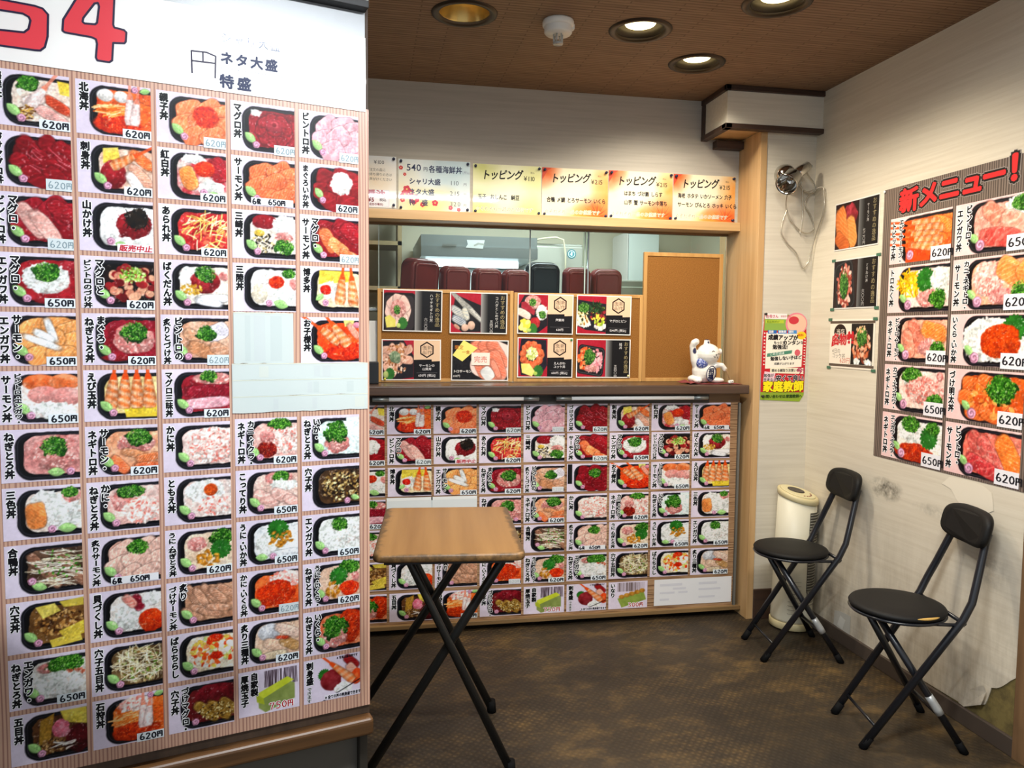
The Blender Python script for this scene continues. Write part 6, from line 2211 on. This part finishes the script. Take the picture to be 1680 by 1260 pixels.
figurine()
q = MB()
random.seed(4)
mp = []
for j in range(9):
    row = []
    for i in range(13):
        x = 1.575 + .27 * i / 12
        y = 3.59 + .13 * j / 8 + .012 * math.sin(i * .9)
        edge = 1 if i in (0, 1) else 0
        row.append(q.bm.verts.new((x - (.02 if (i == 0 and j > 3) else 0), y, 1.1992 + .0006 * math.sin(i * 1.7 + j) + edge * (.006 + .008 * abs(math.sin(j * .7))) * (1 if i == 1 else .3))))
    mp.append(row)
for j in range(8):
    for i in range(12):
        f = q.bm.faces.new((mp[j][i], mp[j][i + 1], mp[j + 1][i + 1], mp[j + 1][i]))
        f.smooth = True
o = q.build('cloth_mat', mat('red_cloth', '#7c3434', .8))
o.modifiers.new('thickness', 'SOLIDIFY').thickness = .0016
tag(o, 'dark red cloth under the white cat figurine', 'cloth')

# ================================================================== CLIP LAMP ON THE ALCOVE WALL
e = empty('clip_lamp', (2.03, YF, 2.19))
tag(e, 'chrome clip lamp with looping cord high on the narrow wall', 'lamp')
hd_ = Vector((-.70, -.42, -.58)).normalized()


def along(o_, d, prof, name, m, seg=28, par=None):
    return MB().lathe(prof, o_, tuple(d), seg).build(name, m, par)


MB().lathe([(0, 0), (.052, 0), (.054, .006), (.050, .03), (.036, .052), (.014, .062), (0, .063)], (-.012, -.0005, .040), (0, -1, 0), 32).build('wall_base', m_chrome, e)
along((.0, -.085, .028), hd_, [(0, -.02), (.020, -.018), (.024, .0), (.040, .012), (.048, .028), (.050, .085), (.054, .100), (.052, .101), (.046, .085), (.043, .03), (0, .02)], 'shade', m_chrome, par=e)
MB().tube([(-.012, -.06, .045), (.000, -.085, .032), (.012, -.088, .034)], .009, 10).build('joint', m_chrome, e)
MB().tube([(-.005, -.088, .024), (.035, -.080, .052), (.075, -.07, .078)], [.026, .027, .022], 20).build('clip_barrel', m_chrome, e)
MB().box((.070, -.075, .070), (.098, -.055, .084), .003).build('clip_lever', m_steel_d, e)
cord_pts = [(.075, -.055, .065), (.10, -.03, .045), (.135, -.02, .015), (.152, -.02, -.015), (.148, -.018, -.035), (.12, -.02, -.042), (.085, -.02, -.028), (.062, -.02, .0),
            (.070, -.02, .03), (.078, -.02, -.02), (.084, -.018, -.08), (.088, -.016, -.14), (.084, -.016, -.20), (.078, -.016, -.235), (.082, -.018, -.24)]
cord2 = [(-.02, -.06, -.04), (-.012, -.03, -.09), (.0, -.02, -.13), (.03, -.018, -.185), (.075, -.016, -.225), (.115, -.016, -.238), (.145, -.016, -.225), (.150, -.016, -.20), (.13, -.018, -.15), (.105, -.018, -.115), (.098, -.018, -.09), (.115, -.018, -.055), (.150, -.018, -.03), (.152, -.03, -.02)]
cord3 = [(.0, -.02, -.13), (-.02, -.018, -.19), (-.024, -.018, -.24), (.01, -.016, -.29), (.06, -.016, -.335), (.085, -.016, -.385), (.10, -.016, -.41), (.125, -.016, -.385), (.135, -.018, -.345), (.145, -.03, -.28), (.146, -.06, -.22), (.148, -.10, -.14), (.146, -.10, -.05), (.14, -.09, -.025), (.10, -.05, -.04), (.085, -.02, -.035)]


def smooth_pts(p, n=6):
    p = [Vector(v) for v in p]
    out = []
    for i in range(len(p) - 1):
        p0, p1, p2, p3 = p[max(0, i - 1)], p[i], p[i + 1], p[min(len(p) - 1, i + 2)]
        for k in range(n):
            t_ = k / n
            out.append(.5 * ((2 * p1) + (p2 - p0) * t_ + (2 * p0 - 5 * p1 + 4 * p2 - p3) * t_ ** 2 + (3 * p1 - p0 - 3 * p2 + p3) * t_ ** 3))
    out.append(p[-1])
    return out


q = MB()
for cpts in (cord_pts, cord2, cord3):
    q.tube(smooth_pts(cpts), .0034, 8)
q.build('cord', mat('grey_cord', '#b9b2a2', .22, metal=.45), e)

# ================================================================== TOWER HEATER
e = empty('tower_fan', (2.072, 3.437, .003), R(8))
e.rotation_euler = (0, R(1.5), R(8))
tag(e, 'cream tower fan in the corner behind the folding chair', 'tower fan')
m_cream = mat('aged_cream_plastic', '#d3cdb6', .45)
m_cream2 = mat('yellowed_cream_plastic', '#cdbf92', .45)
MB().lathe([(0, 0), (.098, 0), (.104, .004), (.104, .032), (.100, .036), (0, .036)], seg=40).build('base_ring', m_cream2, e)
tl = lambda x, y=0.0: -.13 * x + .22 * y
q = MB()
rings = []
for z, r_ in ((.0365, .097), (.05, .099), (.34, .096), (.64, .093)):
    rings.append([(r_ * math.cos(a), r_ * math.sin(a), z + (tl(r_ * math.cos(a), r_ * math.sin(a)) if z > .6 else 0)) for a in [2 * PI * k / 44 for k in range(44)]])
q.loft(rings)
q.build('body', m_cream, e)
q = MB()
rings = []
for dz, r_ in ((.0005, .095), (.002, .097), (.020, .0985), (.028, .095), (.030, .088)):
    rings.append([(r_ * math.cos(a), r_ * math.sin(a), .64 + dz + tl(r_ * math.cos(a), r_ * math.sin(a))) for a in [2 * PI * k / 44 for k in range(44)]])
q.loft(rings)
cap = q.build('top_cap', m_cream2, e)
q = MB()
q.loft([[(r_ * math.cos(a), r_ * math.sin(a), .6703 + dz + tl(r_ * math.cos(a), r_ * math.sin(a))) for a in [2 * PI * k / 36 for k in range(36)]] for dz, r_ in ((0, .084), (.003, .082), (.004, .078))])
q.build('lid', mat('lid_cream', '#d2c79c', .4), cap)
q = MB()
q.loft([[(-.004 + .044 * k2 * math.cos(a), .010 + .036 * k2 * math.sin(a), .6748 + dz + tl(-.004 + .044 * k2 * math.cos(a), .010 + .036 * k2 * math.sin(a))) for a in [2 * PI * k / 30 for k in range(30)]] for dz, k2 in ((0, 1.0), (.0025, .97), (.003, .9))])
q.build('control_panel', mat('panel_dark', '#3a322c', .4), cap)
q = MB()
for i in range(6):
    a = R(-100 + i * 16)
    q.ball((.060 * math.cos(a), .062 * math.sin(a), .6752 + tl(.060 * math.cos(a), .062 * math.sin(a))), .005, (1, 1, .4), 10)
q.build('buttons', mat('button_brown', '#8a5a48', .5), cap)
q = MB()
for i in range(34):
    z = .575 - i * .0135
    pts = [(.0985 * math.cos(a), .0985 * math.sin(a), z) for a in [R(-88 + 78 * k / 10) for k in range(11)]]
    q.tube(pts, .0026, 6)
q.build('grille', mat('grille_grey', '#8c887a', .5), e)
q = MB()
rings = []
for z in (.125, .585):
    rings.append([(.0975 * math.cos(a), .0975 * math.sin(a), z) for a in [R(-90 + 82 * k / 12) for k in range(13)]])
for a, b in zip(rings[0], rings[0][1:]):
    pass
v0 = [q.bm.verts.new(p) for p in rings[0]]
v1 = [q.bm.verts.new(p) for p in rings[1]]
for i in range(12):
    q.bm.faces.new((v0[i], v0[i + 1], v1[i + 1], v1[i]))
gp = q.build('grille_gap_shade', mat('grille_shadow', '#4c4840', .6), e)  # dark sheet painted as the shade in the gaps between the grille bars
q = MB()
for i in range(9):
    z = .085 + i * .020
    pts = [(.0995 * math.cos(a), .0995 * math.sin(a), z) for a in [R(-140 + 34 * k / 6) for k in range(7)]]
    q.tube(pts, .0009, 5)
q.build('label_lines', mat('print_grey', '#7c7664', .6), e)

# ================================================================== FOLDING TABLE
TZ = .775
ft = empty('folding_table', (.27, 2.60, 0))
tag(ft, 'small folding table with worn wood top and crossed black legs', 'table')
m_tt = m_wood('table_veneer', '#9c7546', '#835e36', 'y', .42, .5)
m_edge_t = mat('chipped_edge', '#8a6a3c', .6)
q = MB()
TW, TD = .232, .318
pts = []
for cx, cy_, a0 in ((1, 1, 0), (-1, 1, 90), (-1, -1, 180), (1, -1, 270)):
    for k in range(6):
        a = R(a0 + 18 * k)
        pts.append((cx * (TW - .03) + .03 * math.cos(a), cy_ * (TD - .03) + .03 * math.sin(a)))
q.loft([[(x * s_, y * s_, z) for x, y in pts] for s_, z in ((.985, TZ - .024), (1.0, TZ - .019), (1.0, TZ - .006), (.992, TZ - .001), (.975, TZ))])
tt = q.build('tabletop', m_tt, ft)
tt.rotation_euler = (0, 0, R(-5))
nt = NT(m_tt)
# worn, chipped rim: a darker band that follows the edge of the top, broken up by noise
sx = nt.n('ShaderNodeSeparateXYZ')
tcn = nt.n('ShaderNodeTexCoord')
nt.l(tcn.outputs['Object'], sx.inputs[0])
ax_ = nt.math('SUBTRACT', nt.math('ABSOLUTE', sx.outputs['X']), TW - .030)
ay_ = nt.math('SUBTRACT', nt.math('ABSOLUTE', sx.outputs['Y']), TD - .014)
mx = nt.math('MAXIMUM', ax_, ay_)
nz = nt.noise(tcn.outputs['Object'], 30, 5, .7)
k_ = nt.math('MULTIPLY', nt.math('ADD', nt.math('MULTIPLY', mx, 60), nt.math('MULTIPLY', nt.math('SUBTRACT', nz, .55), 4.0)), 1.0, True)
old = m_tt.node_tree.nodes['Principled BSDF'].inputs['Base Color'].links[0].from_socket
nt.base(nt.mix(nt.math('MULTIPLY', k_, .85), old, '#4c3a24'))
MB().box((-.2, -.28, TZ - .040), (.2, -.255, TZ - .0245)).box((-.2, .255, TZ - .040), (.2, .28, TZ - .0245)).build('under_rail', m_black, ft).rotation_euler = (0, 0, R(-5))
m_leg = mat('black_tube_legs', '#1b1b1a', .38, spec=.4)


def leg(p, r_=.0125, parent=None, mt=m_leg):
    q = MB().tube(p, r_, 14)
    return q.build('leg', mt, parent)


O = Vector((.27, 2.60, 0))
L4 = [((.458, 2.395, .012), (.122, 2.395, .735), (.112, 2.395, TZ - .041)), ((-.02, 2.420, .012), (.425, 2.42, .705), (.448, 2.42, .735), (.448, 2.42, TZ - .041)),
      ((.462, 2.815, .012), (.103, 2.815, .735), (.098, 2.815, TZ - .041)), ((-.065, 2.79, .012), (.400, 2.79, .705), (.42, 2.79, .735), (.42, 2.79, TZ - .041))]
for p in L4:
    lo_ = leg([Vector(v) - O for v in p], .0148, ft)
    MB().tube([Vector(p[0]) - O + Vector((0, 0, -.012)), Vector(p[0]) - O + Vector((0, 0, .025)) + (Vector(p[1]) - Vector(p[0])).normalized() * .01], .0175, 14).build('rubber_foot', mat('dark_rubber', '#0b0b0c', .75, spec=.15), lo_)
MB().tube([Vector((.112, 2.395, TZ - .045)) - O, Vector((.098, 2.815, TZ - .045)) - O], .010, 10).build('cross_bar', m_leg, ft)
MB().tube([Vector((.448, 2.42, TZ - .045)) - O, Vector((.42, 2.79, TZ - .045)) - O], .010, 10).build('cross_bar', m_leg, ft)

# ================================================================== FOLDING CHAIRS
m_vinyl = mat('black_vinyl', '#151413', .6, spec=.22)
m_leg2 = mat('navy_black_tube', '#15171d', .28, spec=.6)
m_foam = mat('exposed_foam', '#c9a052', .8)
m_tape = mat('silver_tape', '#b4b6b4', .35, metal=.3)


def chair(cx, cy_, face, label, split=False):
    """local x = facing direction"""
    e = empty('folding_chair', (cx, cy_, 0), math.atan2(face[1], face[0]))
    tag(e, label, 'chair', 'black folding chairs along the right wall')
    SZ = .478
    q = MB()
    q.lathe([(0, .0), (.150, .0), (.160, .005), (.163, .013), (.158, .020), (.140, .025), (.08, .027), (0, .0275)], (.012, 0, SZ - .016), seg=48)
    seat = q.build('seat', m_vinyl, e)
    MB().lathe([(.146, -.002), (.160, -.001), (.164, .004), (.160, .009), (.150, .009)], (.012, 0, SZ - .024), seg=48).build('seat_rim', m_leg2, e)
    if split:
        q = MB()
        pts = []
        for k in range(9):
            a = R(88 + k * 4)
            pts.append((.012 + .160 * math.cos(a), .160 * math.sin(a), SZ + .001))
        q.tube(pts, [.001, .003, .0045, .005, .005, .0045, .004, .003, .001], 8)
        f_ = q.build('split_seam', m_foam, seat)
        f_['label'] = 'yellow foam showing at a split'
    # back frame: front foot -> pivot behind the seat -> backrest
    for s_ in (1, -1):
        y = .124 * s_
        p = [(.165, y, .014), (-.145, y * 1.18, .475), (-.172, y * 1.18, .535), (-.194, y * 1.05, .60), (-.236, y * .80, .735), (-.246, y * .78, .765)]
        lg = MB().tube(p, .0132, 14).build('leg', m_leg2, e)
        MB().tube([(.1725, y, 0), (.1725 - .0269, y, .040)], .0148, 14).build('rubber_foot', mat('dark_rubber', '#0b0b0c', .75, spec=.15), lg)
    for s_ in (1, -1):
        p = [(-.165, .147 * s_, .014), (.105, .058 * s_, .452)]
        lg = MB().tube(p, .0128, 14).build('leg', m_leg2, e)
        MB().tube([(-.1725, .149 * s_, 0), (-.150, .142 * s_, .038)], .0142, 14).build('rubber_foot', mat('dark_rubber', '#0b0b0c', .75, spec=.15), lg)
        if s_ == (1 if face[0] < 0 else -1):
            a, b = Vector(p[0]), Vector(p[1])
            q = MB().tube([a + (b - a) * .26, a + (b - a) * .30, a + (b - a) * .36, a + (b - a) * .40], [.0140, .0152, .0146, .0138], 12)
            w_ = q.build('tape_wrap', m_tape, lg)
            w_['label'] = 'silver tape wrapped on the leg'
    MB().tube([(.125, -.122, .075), (.125, .122, .075)], .0055, 10).build('cross_bar', m_leg2, e)
    MB().tube([(-.105, -.128, .112), (-.105, .128, .112)], .0085, 10).build('cross_bar', m_leg2, e)
    MB().box((.085, -.068, .440), (.125, .068, .4535), .004).build('bracket', m_leg2, e)
    MB().tube([(-.148, -.150, .462), (-.148, .150, .462)], .0075, 10).build('pivot_bar', m_leg2, e)
    for s_ in (1, -1):
        MB().tube([(-.150, .143 * s_, .455), (.02, .135 * s_, .455)], .0065, 8).build('side_bar', m_leg2, e)
    # padded backrest, slightly curved and leaning back
    rings = []
    Wb, Hb = .142, .064
    sec = []
    n = 40
    for k in range(n):
        a = 2 * PI * k / n
        ca, sa = math.cos(a), math.sin(a)
        sec.append((math.copysign(abs(ca) ** .55, ca) * Wb, math.copysign(abs(sa) ** .62, sa) * Hb))
    for (dx, k2) in ((-.017, .80), (-.015, .93), (-.006, 1.0), (.006, 1.0), (.015, .93), (.018, .78)):
        rings.append([(-.240 + dx - .22 * (v_ * k2) + 1.1 * (u_ * k2) ** 2, u_ * k2, .772 + v_ * k2) for u_, v_ in sec])
    MB().loft(rings).build('backrest', m_vinyl, e)
    return e


chair(1.909, 3.166, (-.99, .14), 'black folding chair in front of the cream tower fan')
chair(1.900, 2.432, (-.98, .20), 'black folding chair with a yellow split in the seat edge, nearest the viewer', True)

# tape patch at the foot of the right wall
F = Flat()
F.poly([(0, 0), (.125, -.012), (.128, .085), (.05, .08), (.004, .07)], '#b9b6ac')
F.poly([(.03, .01), (.07, .0), (.09, .05), (.05, .06)], '#cdcbc2', .0003)
o = F.build('tape_patch', None, True)
frame(o, (XR - .0022, 3.255, .069), (0, -1, 0), (0, 0, 1))
o.modifiers.new('thickness', 'SOLIDIFY').thickness = .0006
tag(o, 'pale tape patch at the foot of the right wall behind the chairs', 'tape')

bpy.data.objects.remove(_fo)
bpy.context.view_layer.update()
